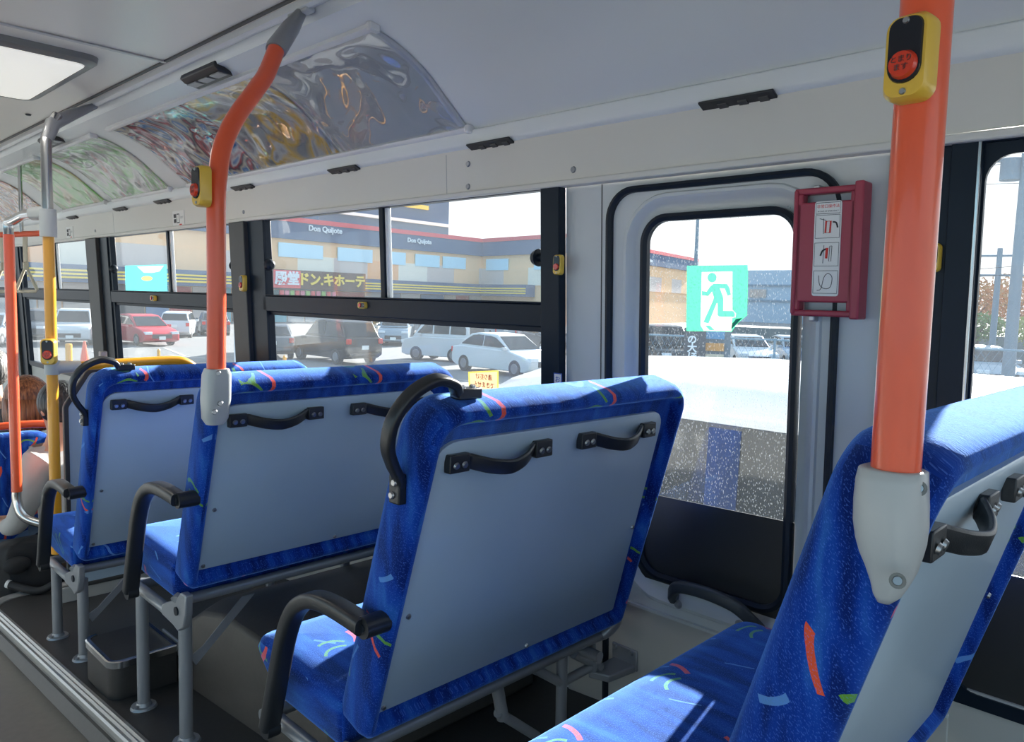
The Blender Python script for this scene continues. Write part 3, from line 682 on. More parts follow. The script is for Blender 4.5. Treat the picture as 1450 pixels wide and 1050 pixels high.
    p = Vector((xx, yb + .042, zb - .118)); obj('screw', MB().cyl(p, p + Vector((-.004, 0, 0)), .012, 18), M['black'], cb); 
    # armrest
    if arms:
        ap = [(-.062, .218), (-.02, .222), (.06, .224), (.125, .212), (.18, .175), (.218, .11), (.248, .02), (.275, -.07), (.292, -.125)]
        path = smooth_path([Vector((X0 - .038, yb + a, zb + b)) for a, b in ap], 4)
        arm = MB().sweep(path, rr(-.022, .022, -.0155, .0155, .009, 3), up=(1, 0, 0)) if False else MB().sweep(path, [(b, a) for a, b in rr(-.021, .021, -.016, .016, .009, 3)][::-1], up=(1, 0, 0))
        arm.cyl((X0 - .045, yb - .062, zb + .216), (X0 + .008, yb - .062, zb + .216), .021, 18); arm.cyl((X0 - .05, yb + .293, zb - .128), (X0 - .02, yb + .293, zb - .128), .021, 18)
        ar = obj('armrest', arm, M['blackpl'], t, smooth=45)
        for (a, b) in ((-.062, .216),):
            p = Vector((X0 - .0455, yb + a, zb + b)); obj('screw', MB().cyl(p, p + Vector((-.002, 0, 0)), .009, 14), M['black'], ar)
    if legs:
        lx = .870
        for k, yl in enumerate((yb + .095, yb + .415)):
            zt_ = zf - .03; fz = FZ(yl)
            mb = MB().cyl((lx, yl, zt_), (lx, yl, fz), .0185, 18); lg = obj('leg', mb, M['steel'], t)
            obj('foot_plate', MB().cyl((lx, yl, fz + .001), (lx, yl, fz + .009), .040, 24, .036).cyl((lx, yl, fz + .008), (lx, yl, fz + .02), .024, 20, .020).cyl((lx - .027, yl - .01, fz + .008), (lx - .027, yl - .01, fz + .015), .006, 8), M['steel'], lg)
        yl = yb + .095
        mb = MB().prism([(lx + .012, yl, zf - .17), (lx + .03, yl, zf - .20), (lx + .21, yl, zf - .035), (lx + .17, yl, zf - .035), (lx + .05, yl, zf - .15)], (0, .004, 0)); obj('brace', mb, M['steel'], t)
        for yl in (yb + .095, yb + .415):
            obj('leg', MB().cyl((x1b - .08, yl, zf - .03), (x1b - .08, yl, FZ(yl)), .0185, 14), M['steel'], t)
    else:
        zf2 = zf - .02; C_ = yt > .6
        if not C_:
            for x in (.95, x1b - .1): obj('leg', MB().cyl((x, yb + .2, zf2), (x, yb + .2, FZ(yb + .2)), .018, 14), M['steel'], t)
        else:
            yq = yb + .10
            def yp(px, py, dy=0): return ony(px, py, yq + dy)
            for a, b, r_ in (((796, 916), (794, 1050), .0155), ((836, 900), (838, 948), .015), ((700, 950), (712, 1016), .016)): obj('leg', MB().cyl(yp(*a), yp(*b), r_, 16), M['steel'], t)
            fb = MB()
            for a, b in (((742, 938), (792, 965)), ((796, 966), (846, 938)), ((705, 1008), (760, 1042)), ((812, 925), (850, 944))): fb.cyl(yp(*a), yp(*b), .013, 14)
            obj('cross_brace', fb, M['steel'], t)
            a, b = onw(868, 907, .008), onw(903, 951, .008); mb = MB(); wbox(mb, b.y, a.y, b.z, a.z, .006, .014)
            zs = onw(868, 928, .01).z; mb.hexa([W(b.y + .005, zs - .022, .01), W(a.y - .004, zs - .022, .01), W(a.y - .01, zs - .022, .14), W(b.y + .02, zs - .022, .12)], [W(b.y + .005, zs, .01), W(a.y - .004, zs, .01), W(a.y - .01, zs, .14), W(b.y + .02, zs, .12)])
            br = obj('wall_bracket', mb, M['steel'], t, bevel=.005)
            screws('screw', [onw(871, 915, .014), onw(894, 924, .014)], (-1, 0, 0), .008, br, .007)
    return t
seatC = make_seat('blue patterned double seat with the largest grey back panel, centre of the picture', 1.020, -.252, 1.192, -.817, legs=False)
seatB = make_seat('blue patterned double seat whose back corner carries the bent orange pole', 1.869, -.284, 2.010, -.747, ring=False)
seatA = make_seat('frontmost blue patterned double seat, behind the grey partition with yellow rail', 2.722, -.340, 2.905, -.905)
seatD = make_seat('blue patterned double seat at lower right with its cushion in full view', .235, -.200, .400, -.765, ring=False, x0=.80, legs=False, arms=False, pr=(.14, .10))

# ================================================================== wheel arch, step box
t = thing('wheel_arch_cover', 'dark brown vinyl wheel arch cover under the second and third seats', 'wheel arch cover', (1.45, 2.2, FZ(2.2)))
sd = [(2.62, FZ(2.62)), (2.60, -1.20), (2.52, -1.08), (2.40, -1.01), (2.25, -.975), (1.62, -.975), (1.60, FZ(1.6))]
mb = MB(); mb.loft([[(x, y, z - k) for y, z in sd] for x, k in ((1.03, .10), (1.05, .03), (1.12, .0), (1.79, .0))])
obj('cover', mb, M['arch'], t, bevel=.01)
mb = MB().box((1.03, 2.60, -1.205), (.006, .16, .05)); obj('fixing_strip', mb, M['steel'], t)
t = thing('heater_box', 'dark grey heater box on the floor against the wall under the large seat', 'heater', (1.55, 1.2, FZ(1.2)))
mb = MB(); mb.loft([[(1.30, y, FZ(1.2)), (1.30, y, -1.12), (1.44, y, -1.02), (1.77, y, -1.02), (1.77, y, FZ(1.2))] for y in (.70, .985)]); obj('casing', mb, M['pillar2'], t, bevel=.008)
obj('grille', MB().box((1.297, .84, -1.16), (.006, .20, .05)), M['vent'], t)
t = thing('step_box', 'low black box with bright metal edging on the floor beside the wheel arch', 'step box', (.93, 2.5, FZ(2.5)))
y0, y1, x0_, x1_ = 2.30, 2.78, .845, 1.04; zt_ = -1.19
a = [onz(127, 915, -1.19), onz(156, 948, -1.19), onz(250, 915, -1.19), onz(200, 893, -1.19)]
x0_, x1_, y0, y1 = .812, 1.02, 2.535, 2.80
mb = MB(); mb.loft([[Vector((p[0], p[1], z)) for p in rr(x0_, x1_, y0, y1, [.004, .04, .04, .004], 5)] for z in (FZ(2.5) - .01, zt_)]); obj('body', mb, M['floor'], t)
lp = rr(x0_ - .002, x1_, y0 - .002, y1 + .002, [.004, .04, .04, .004], 5)
mb = MB(); mb.sweep([(p[0], p[1], zt_) for p in lp[6:] + lp[:1]], [(-.012, -.018), (.003, -.018), (.004, .003), (-.0, .006), (-.012, .005)], up=(0, 0, 1)); obj('metal_edging', mb, M['chrome'], t)

# ================================================================== poles
def stop_button(c, n, up, s=1.0, label='', flip=False):
    c, n, up = Vector(c), Vector(n).normalized(), Vector(up).normalized(); r_ = up.cross(n).normalized()
    t = thing('stop_button', label, 'stop button', c, 'bus stop request buttons')
    def ring(x0, x1, y0, y1, r, h): return [c + r_ * (a * s) + up * (b * s) + n * (h * s) for a, b in rr(x0, x1, y0, y1, r, 5)]
    obj('housing', MB().loft([ring(-.026, .026, -.048, .048, .016, 0), ring(-.026, .026, -.048, .048, .016, .018), ring(-.022, .022, -.044, .044, .014, .026)]), M['yel'], t, smooth=35)
    obj('face', MB().loft([ring(-.019, .019, -.030, .043, [.012, .012, .018, .018], .0255), ring(-.018, .018, -.029, .042, [.012, .012, .018, .018], .029)]), M['btnface'], t, smooth=35)
    bc = c + up * (-.010 * s) + n * (.028 * s)
    bt = obj('push_button', MB().cyl(bc, bc + n * (.007 * s), .0165 * s, 24, .014 * s), M['btnred'], t)
    if s > .7:
        for k, tx in enumerate(('とまり', 'ます')):
            obj('lettering', text_mb(tx, .0085 * s, bc + n * (.0075 * s) + up * (.005 - .009 * k) * s, r_, up, .0002), M['ink'], t)
    for q in (-.0385, .0385):
        p = c + up * (q * s) + n * ((.026 if q < 0 else .029) * s); obj('screw', MB().cyl(p, p + n * (.002 * s), .0040 * s, 12, .003 * s), M['screw'], t)
    return t
# middle pole, bent towards the ceiling
t = thing('grab_pole', 'orange grab pole bent towards the ceiling, standing on the second seat', 'grab pole', (.842, 1.835, -.30))
path = smooth_path([(.842, 1.835, -.20), (.842, 1.83, .0), (.843, 1.83, .22), ony(309, 245, 1.835), ony(315, 208, 1.845), ony(333, 168, 1.87), ony(360, 130, 1.905), ony(377, 105, 1.935), ony(392, 68, 1.97)], 6)
obj('orange_tube', MB().tube(path, .0225, 20), M['orange'], t)
e = path[-1]; e0 = ony(398, 48, 1.99); e2 = Vector((1.205, 2.06, .812))
mb = MB(); mb.sweep([path[-2], e + (e - path[-2]) * .3, e.lerp(e2, .55), e2], rr(-.025, .025, -.025, .025, .02, 4), up=(0, 1, 0), scale=[1.02, 1.08, .95, .6]); obj('ceiling_bracket', mb, M['steel'], t)
mb = MB().box(e2 + Vector((-.0, 0, .0)), (.03, .11, .02)); obj('ceiling_bracket', mb, M['joint'], t, bevel=.006)
def base_clamp(t, px_l, rings, m, up):
    pass
cz = [(-.185, .026, .026), (-.20, .030, .030), (-.26, .031, .031), (-.31, .028, .027), (-.325, .020, .02)]
rings = [[Vector((.842 + a, 1.832 + (-.185 - z) * .10 + b, z)) for a, b in rr(-w1, w1, -w2, w2, .016, 4)] for z, w1, w2 in cz]
bc = obj('base_clamp', MB().loft(rings), M['joint'], t)
vd = Vector((-.30, -.95, 0)).normalized()
for (px, py) in ((309, 528), (312, 571), (304, 583)):
    p = ony(px, py, 1.806); obj('screw', MB().cyl(p, p + vd * .004, .007, 14, .005), M['screw'], bc)
c = onx(303, 258, .82); c = Vector((.822, 1.828, .262))
stop_button(Vector((.838, 1.828, .25)) + Vector((-.9, -.1, 0)).normalized() * .020, (-1, -.02, 0), (0, 0, 1), 1.0, 'yellow and black stop button on the bent orange pole')
# right pole
t = thing('grab_pole', 'thick orange grab pole at right running up out of the picture', 'grab pole', (.80, .247, -.30))
px_, py_ = .80, .2475
obj('orange_tube', MB().tube([(px_, py_, -.16), (px_, py_ + .002, .2), (px_, py_ + .006, .82)], .0228, 32), M['orange'], t)
obj('ceiling_bracket', MB().cyl((px_, py_ + .006, .80), (px_, py_ + .006, .835), .04, 20), M['joint'], t)
rings = []
for (pyc, pxc, hw) in ((662, 1266, 39), (664, 1265, 44), (680, 1263, 46), (710, 1262, 48), (740, 1261, 48), (765, 1261, 45), (785, 1261, 40), (805, 1262, 33), (825, 1260, 25), (842, 1256, 18), (852, 1252, 9)):
    c = onx(pxc, pyc, .80); h_ = hw * .000685; y_ = py_ + (c.y - onx(1266, pyc, .80).y)
    rings.append([Vector((.80 + a * .95, c.y + b, c.z)) for a, b in rr(-h_, h_, -h_, h_, h_ * .8, 5)])
bc = obj('base_clamp', MB().loft(rings), M['joint'], t, smooth=60)
for (px, py, dpt) in ((1301, 691, .733), (1271, 822, .722)):
    p = P(px, py, dpt); n_ = (-p).normalized(); obj('screw', MB().cyl(p - n_ * .004, p + n_ * .001, .0075, 18), M['lampframe'], bc); obj('screw', MB().cyl(p, p + n_ * .003, .0052, 14, .004), M['screw'], bc)
c = onx(1283, 92, .785); stop_button(Vector((.778, .250, c.z)), (-1, .10, 0), (0, 0, 1), .80, 'large yellow and black stop button on the thick orange pole at right')
# yellow pole and partition
PX, PY = .98, 3.72
t = thing('grab_pole', 'yellow grab pole with grey joints and a steel upper end', 'grab pole', (PX, PY, FZ(PY)))
zA = ony(62, 330, PY).z; zT = ony(75, 178, PY).z
obj('yellow_tube', MB().tube([(PX, PY, zA), (PX, PY, ony(78, 720, PY).z - .2)], .0225, 20), M['yellow'], t)
obj('steel_tube', MB().tube(smooth_path([(PX, PY, zA), (PX, PY, zT - .12), (PX + .01, PY, zT - .03), (PX + .05, PY + .01, zT + .05)]), .0215, 18), M['chrome'], t)
e2 = Vector((1.20, 3.80, .815)); e0 = Vector((PX + .004, PY, zT - .06))
obj('ceiling_bracket', MB().sweep([e0, Vector((PX + .03, PY + .01, zT + .01)), Vector((PX + .10, PY + .04, zT + .06)), e2], rr(-.026, .026, -.026, .026, .018, 4), up=(0, 1, 0), scale=[.9, 1.1, 1, .5]), M['steel'], t)
jz = ony(66, 308, PY).z
obj('joint', MB().cyl((PX, PY, jz - .08), (PX, PY, jz + .035), .033, 20).cyl((PX, PY, jz + .02), (PX - .03, PY + .10, jz + .02), .03, 18, .028), M['joint'], t)
jz2 = ony(75, 520, PY).z
obj('joint', MB().cyl((PX, PY, jz2 - .03), (PX, PY, jz2 + .03), .030, 20).cyl((PX, PY, jz2), (PX + .11, PY, jz2 + .0), .03, 18, .025), M['joint'], t)
stop_button((PX - .012, PY - .02, ony(68, 497, PY).z), (-.55, -.85, 0), (0, 0, 1), 1.15, 'yellow and black stop button on the yellow pole')
# red pole ahead of it
RX, RY = .925, 4.12
t = thing('grab_pole', 'slim orange-red grab pole at far left with curved steel ends', 'grab pole', (RX, RY, AZ(4)))
zt0 = ony(17, 332, RY).z; zb0 = ony(27, 695, RY).z
obj('orange_tube', MB().tube([(RX, RY, zt0), (RX, RY, zb0)], .0225, 18), M['orange'], t)
jj = Vector((PX - .03, PY + .10, jz + .02))
obj('steel_bend', MB().tube(smooth_path([(RX, RY, zt0 - .01), (RX, RY, zt0 + .05), (RX + .005, RY - .06, jz + .0), (RX + .02, RY - .18, jz + .02), jj]), .0215, 16), M['chrome'], t)
obj('steel_bend', MB().tube(smooth_path([(RX, RY, zb0 + .01), (RX, RY, zb0 - .05), (RX + .02, RY - .03, zb0 - .12), (RX + .10, RY - .08, zb0 - .16), (RX + .2, RY - .1, zb0 - .17)]), .021, 16), M['chrome'], t)
# partition and yellow rail
PAY = 3.78
t = thing('partition_panel', 'grey partition panel with dark edge in front of the frontmost seat', 'partition', (1.4, PAY, FZ(PAY)))
pz = ony(110, 524, PAY).z; px0 = ony(93, 600, PAY).x; pb = ony(100, 800, PAY).z - .1
q = [(px0, pb), (1.78, pb), (1.78, pz), (px0 + .10, pz), (px0, pz - .16)]
mb = MB(); mb.loft([[Vector((p.x, y, p.y)) for p in rpoly(q, .04, .008)] for y in (PAY - .010, PAY + .010)]); obj('panel', mb, M['panel'], t)
loop = [Vector((p.x, PAY, p.y)) for p in rpoly(q, .045, 0)]
obj('edge_profile', MB().sweep(loop, rr(-.010, .010, -.014, .014, .004, 2), up=(0, 1, 0), closed=True), M['pillar2'], t)
obj('bottom_board', MB().box((1.38, PAY, (pb + FZ(PAY)) / 2), (.78, .02, abs(pb - FZ(PAY)))), M['lowwall'], t)
t = thing('guard_rail', 'yellow horizontal guard rail above the partition', 'guard rail', (1.3, 3.72, jz2))
re = ony(262, 512, 3.76); 
obj('yellow_tube', MB().tube(smooth_path([(PX + .09, PY, jz2), (1.2, 3.73, jz2 + .005), (re.x - .1, 3.76, jz2 + .01), (re.x, 3.77, jz2 - .0), (re.x + .06, 3.78, jz2 - .05), (re.x + .07, 3.78, jz2 - .16)]), .021, 16), M['yellow'], t)
obj('rail_bracket', MB().box((ony(146, 512, PAY).x, PAY, jz2 + .03), (.03, .03, .06)).box((ony(200, 512, PAY).x, PAY, jz2 - .03), (.03, .03, .05)), M['steel'], t, bevel=.004)

# other stop buttons
b_ = onw(793, 375, .034); stop_button(b_, (-1, 0, 0), (0, 0, 1), .62, 'stop button on the black pillar right of the big window')
b_ = onw(1322, 365, .016); stop_button(b_, (-1, 0, 0), (0, 0, 1), .62, 'stop button half hidden behind the thick orange pole')
b_ = onw(347, 401, .05); stop_button(b_, (-1, 0, 0), (0, 0, 1), .80, 'stop button on the grey pillar between the two large windows')
b_ = onw(515, 432, .03); stop_button(b_, (-1, 0, 0), (0, -1, 0), .52, 'sideways stop button on the cross beam of the big window')
b_ = onw(219, 422, .03); stop_button(b_, (-1, 0, 0), (0, -1, 0), .62, 'sideways stop button on the cross beam left of the orange pole')

# ================================================================== red emergency cover
t = thing('emergency_handle_cover', 'crimson plastic cover with white instruction label at the exit window', 'emergency cover', W(.72, .13, .02))
mb = MB(); y0, y1, z0, z1 = .638, .792, -.016, .272
def cy(u): return y1 - (y1 - y0) * u      # u 0 = left (front) edge
o0, o1 = .018, .046
wbox(mb, y0, y1, z0, z0 + .014, o0, o1); wbox(mb, y0, y1, z1 - .014, z1, o0, o1); wbox(mb, y0, y1, z0 + .032, z1 - .032, o0, o1)
for a, b in ((y0, y0 + .028), (y1 - .020, y1)): wbox(mb, a, b, z0 + .012, z1 - .012, o0, o1)
wbox(mb, y0 - .004, y0 + .016, z0 - .004, z1 + .006, o0 - .01, o1 + .012); wbox(mb, y1 - .010, y1, z0 + .004, z1 - .004, o0 - .01, o1 + .004)
cov = obj('cover', mb, M['redbox'], t, bevel=.004, seg=3)
mb = MB(); wbox(mb, y0 + .02, y1 - .02, z0 + .005, z1 - .005, .008, .016); obj('handle_well', mb, M['steel'], t)
mb = MB(); wbox(mb, y1 - .05, y1 - .035, z0 - .012, z0 + .002, .0, .03); wbox(mb, y1 - .05, y1 - .035, z1 - .002, z1 + .008, .0, .03); obj('clip', mb, M['nosing'], t, bevel=.003)
ly0, ly1, lz0, lz1 = .683, .743, .030, .240
mb = MB(); mb.loft([[W(a, b, o_) for a, b in rr(ly0, ly1, lz0, lz1, .006, 3)] for o_ in (o1 - .001, o1 + .0015)]); lab = obj('instruction_label', mb, M['paper'], t)
ux, uy = Vector((0, -1, 0)), Vector((.05, 0, 1)).normalized() * 1; uy = Vector((-.05, 0, 1)); off = o1 + .0018
def wl(u, v, o_=off): return W(ly1 - (ly1 - ly0) * u, lz0 + (lz1 - lz0) * v, o_)
def frame(u0, u1, v0, v1, th=.0010):
    m_ = MB(); a, b, c, d = wl(u0, v0), wl(u1, v0), wl(u1, v1), wl(u0, v1); m_.tube([a, b, c, d], th * .6, 4, closed=True); return m_
dr = MB()
for v0, v1 in ((.87, .985), (.615, .855), (.32, .565), (.03, .27)): 
    f_ = frame(.05, .95, v0, v1); dr.add(f_.v, f_.f)
dr.tube([wl(.35, .82), wl(.36, .66)], .0006, 4); dr.tube([wl(.2, .82), wl(.45, .80)], .0006, 4)
dr.tube([wl(.40, .54), wl(.38, .35)], .0006, 4); dr.tube([wl(.68, .53), wl(.70, .53), wl(.68, .37), wl(.60, .37), wl(.62, .53), wl(.68, .53)], .0006, 4)
dr.tube(smooth_path([wl(.2, .06), wl(.35, .08), wl(.45, .2), wl(.6, .24), wl(.75, .2), wl(.7, .1), wl(.5, .08), wl(.3, .12), wl(.25, .22)]), .0007, 4)
dr.tube(smooth_path([wl(.7, .78), wl(.82, .77), wl(.88, .72)]), .0018, 5); dr.tube(smooth_path([wl(.48, .50), wl(.35, .48), wl(.28, .43)]), .002, 5)
obj('drawing', dr, M['ink'], lab)
rd = MB(); rd.tube([wl(.45, .79), wl(.62, .79), wl(.60, .67), wl(.43, .67)], .0022, 5, closed=True); rd.tube([wl(.52, .51), wl(.50, .40)], .0028, 6); obj('drawing', rd, M['inkred'], lab)
obj('lettering', text_mb('非常口操作法', .0085, wl(.5, .945), ux, uy, .0001), M['inkred'], lab)
obj('lettering', text_mb('IN CASE OF EMERGENCY', .0042, wl(.5, .895), ux, uy, .0001), M['ink'], lab)

# ================================================================== stickers
def pane_pt(px, py, off=-.019): return onw(px, py, off)
def sticker(name, label, cat, poly, m, off, th=.0006, loc=None):
    c = pane_pt(*poly[0], off); t = thing(name, label, cat, c)
    mb = MB(); mb.loft([[pane_pt(x, y, o_) for x, y in poly] for o_ in (off, off + th)]); obj('sheet', mb, m, t); return t
def spoly(pts, off, m, parent, name, th=.0006):
    mb = MB(); mb.loft([[pane_pt(x, y, o_) for x, y in pts] for o_ in (off, off + th)]); return obj(name, mb, m, parent)
def cz5(x, y): return (905 + x * 230 / 1006, 300 + y * 240 / 1050)      # from the enlarged crop
O = -.0188
outer = [cz5(*p) for p in ((297, 333), (672, 328), (674, 380), (668, 640), (608, 690), (572, 742), (292, 736))]
doorway = [cz5(*p) for p in ((388, 372), (578, 368), (578, 605), (600, 628), (598, 652), (577, 655), (573, 738), (400, 736), (380, 700), (384, 515))]
def circ(cx, cy, rx, ry, n=20): return [cz5(cx + rx * math.cos(2 * math.pi * i / n), cy + ry * math.sin(2 * math.pi * i / n)) for i in range(n)]
body_o = [cz5(*p) for p in ((389, 489), (389, 516), (428, 520), (452, 492), (463, 530), (456, 552), (398, 682), (430, 690), (480, 565), (487, 563), (486, 640), (498, 648), (592, 650), (594, 630), (583, 613), (520, 612), (522, 545), (518, 520), (500, 472), (530, 474), (548, 518), (568, 512), (560, 470), (545, 446), (462, 444), (440, 462), (418, 494))]
head_o = circ(452, 406, 28, 30); shad_o = [cz5(*p) for p in ((408, 702), (440, 704), (466, 732), (436, 732))]
t = thing('exit_sticker', 'green and cream running man exit sticker on the rainy exit window', 'sticker', pane_pt(*outer[0], O))
def fill2(loops, m, name, parent, off=O, th=.0008):
    bm = bmesh.new(); edges = []; base = parent_world(parent)
    for lp in loops:
        vs = [bm.verts.new(pane_pt(x, y, off) - base) for x, y in lp]; edges += [bm.edges.new((vs[i], vs[(i + 1) % len(vs)])) for i in range(len(vs))]
    bmesh.ops.triangle_fill(bm, use_beauty=True, use_dissolve=True, edges=edges); bmesh.ops.recalc_face_normals(bm, faces=bm.faces[:])
    me = bpy.data.meshes.new(name); bm.to_mesh(me); bm.free(); me.materials.append(m); o = bpy.data.objects.new(name, me); col.objects.link(o); o.parent = parent
    return o
fill2([outer, doorway], M['green'], 'border', t); fill2([doorway, body_o, head_o, shad_o], M['cream'], 'doorway', t)
fill2([body_o], M['green'], 'running_figure', t); fill2([head_o], M['green'], 'running_figure_head', t); fill2([shad_o], M['green'], 'figure_shadow', t)
spoly([cz5(*p) for p in ((640, 655), (570, 728), (576, 690), (600, 662))], O + .0022, M['gdark'], t, 'peeled_corner')
# notice on black pillar
t = thing('notice_label', 'white blue-bordered notice strip on the black pillar between big window and exit door', 'label', onw(790, 550, .034))
def strip(t, px, py0, py1, hw, off, txt, sz):
    a = onw(px, py0, off); b = onw(px, py1, off); yc = (a.y + b.y) / 2
    mb = MB(); wbox(mb, yc - hw, yc + hw, b.z, a.z, off, off + .0008); obj('sheet', mb, M['inkblue'], t)
    mb = MB(); wbox(mb, yc - hw + .003, yc + hw - .003, b.z + .003, a.z - .003, off + .0006, off + .0012); obj('sheet', mb, M['paper'], t)
    for k, ch in enumerate(txt[0]):
        obj('lettering', text_mb(ch, sz, W(yc, a.z - .020 - k * sz * 1.08, off + .0014), (0, -1, 0), (-.05, 0, 1), .0001, bold=.0003), M['inkblue'], t)
    z2 = a.z - .03 - len(txt[0]) * sz * 1.08
    for ci, (s_, cm) in enumerate(txt[1]):
        for k, ch in enumerate(s_): obj('lettering', text_mb(ch, sz * .72, W(yc + hw * .42 * (1 if ci else -1), z2 - k * sz * .85, off + .0014), (0, -1, 0), (-.05, 0, 1), .0001, bold=.0002), M[cm] if k < 3 else M['inkblue'], t)
strip(t, 790, 528, 640, .0165, .034, ('お願い', [('急停車する', 'inkred'), ('ますから', 'inkblue')]), .020)
t = thing('notice_label', 'white blue-bordered notice strip beside the thick orange pole', 'label', onw(1313, 600, .016))
strip(t, 1315, 588, 720, .0165, .016, ('お願い', [('急停車する', 'inkred'), ('ますから', 'inkblue')]), .022)
# mirrored peach sticker on the big window (read from outside)
O2 = -.0075
t = thing('window_notice', 'small peach notice with yellow edge, reading from outside, on the big window', 'sticker', pane_pt(663, 526, O2))
fill2([[(663, 526), (706, 524), (706, 552), (664, 553)], [(665, 528), (704, 526), (704, 550), (666, 551)]], M['notey'], 'edge', t, O2)
fill2([[(665, 528), (704, 526), (704, 550), (666, 551)]], M['note'], 'print_area', t, O2)
for k, s_ in enumerate(('通り抜け', 'できません')):
    obj('lettering', text_mb(s_, .021, onw(685, 534 + 11 * k, O2 + .0015), (0, -1, 0), (-.05, 0, 1), .0001, bold=.0003, mirror=True), M['inkred'], t)
t = thing('window_poster', 'cyan and white picture sheet on the upper pane left of the bent orange pole', 'poster', pane_pt(180, 380, -.004))
wsh = [(194, 377), (232, 376), (226, 384), (216, 386), (204, 386)]; ov = [(208 + 8 * math.cos(-a / 2.1), 394 + 3.5 * math.sin(-a / 2.1)) for a in range(13)]
fill2([[(177, 376), (236, 374), (237, 412), (178, 413)], wsh, ov], backlit('poster_cyan', (.08, .36, .36)), 'sheet', t, -.003)
fill2([wsh], backlit('poster_white', (.42, .42, .40)), 'white_shape', t, -.003)
fill2([ov], backlit('poster_tan', (.35, .26, .12)), 'oval_shape', t, -.003)
# small white signs on the upper band
for px, wd, lb in ((253, .155, 'small white exit sign with two black squares nearer the camera'), (99, .165, 'small white exit sign with two black squares at far left')):
    c = onw(px, 309 if px == 253 else 329, .0305); t = thing('band_sign', lb, 'sign', c); h_ = .040; hw = .075
    mb = MB(); wbox(mb, c.y - hw, c.y + hw, c.z - h_, c.z + h_, .0302, .0318); obj('sheet', mb, M['paper'], t)
    mb = MB()
    wbox(mb, c.y + .030, c.y + .060, c.z + .004, c.z + .024, .0316, .0324); wbox(mb, c.y + .030, c.y + .060, c.z - .022, c.z - .002, .0316, .0324)
    for a, b, e_, f_ in ((-.012, .022, .020, .025), (-.012, .022, -.025, -.020), (-.012, -.008, -.025, .025), (.018, .022, -.025, .025)): wbox(mb, c.y + a, c.y + b, c.z + e_, c.z + f_, .0316, .0324)
    obj('pictogram', mb, M['ink'], t); mb = MB(); wbox(mb, c.y - .04, c.y - .01, c.z - .036, c.z - .030, .0316, .0324); obj('pictogram', mb, M['inkred'], t)
    obj('lettering', text_mb('EXIT', .018, W(c.y - .045, c.z + .002, .0325), (0, -1, 0), (-.05, 0, 1), .0001), M['steel'], t)

# ================================================================== OUTSIDE
GZ = -2.7
mb = MB().add([(-60, -120, GZ), (260, -120, GZ), (260, 260, GZ), (-60, 260, GZ)], [(0, 1, 2, 3)]); struct('ground', mb, M['asphalt'], smooth=0)
def gpt(px, py): return onz(px, py, GZ)
def hz(px): return 426 + .0272 * (px - 725)
def pline(a, b, wd=.14):
    a, b = gpt(*a), gpt(*b); d = (b - a).normalized(); n = Vector((-d.y, d.x, 0)) * wd / 2; z = Vector((0, 0, .01))
    return [a - n + z, b - n + z, b + n + z, a + n + z]
mb = MB()
for a, b in [((170, 505), (235, 507)), ((165, 496), (200, 490)), ((240, 503), (290, 507)), ((232, 492), (262, 504)), ((130, 497), (150, 503)), ((395, 525), (450, 545)), ((470, 520), (560, 528)), ((520, 508), (600, 512)), ((470, 545), (640, 552)), ((640, 560), (720, 562)), ((560, 520), (610, 545)), ((650, 538), (780, 548))]:
    mb.add(pline(a, b), [(0, 1, 2, 3)])
o = obj('parking_lines', mb, M['line']); o['kind'] = 'structure'

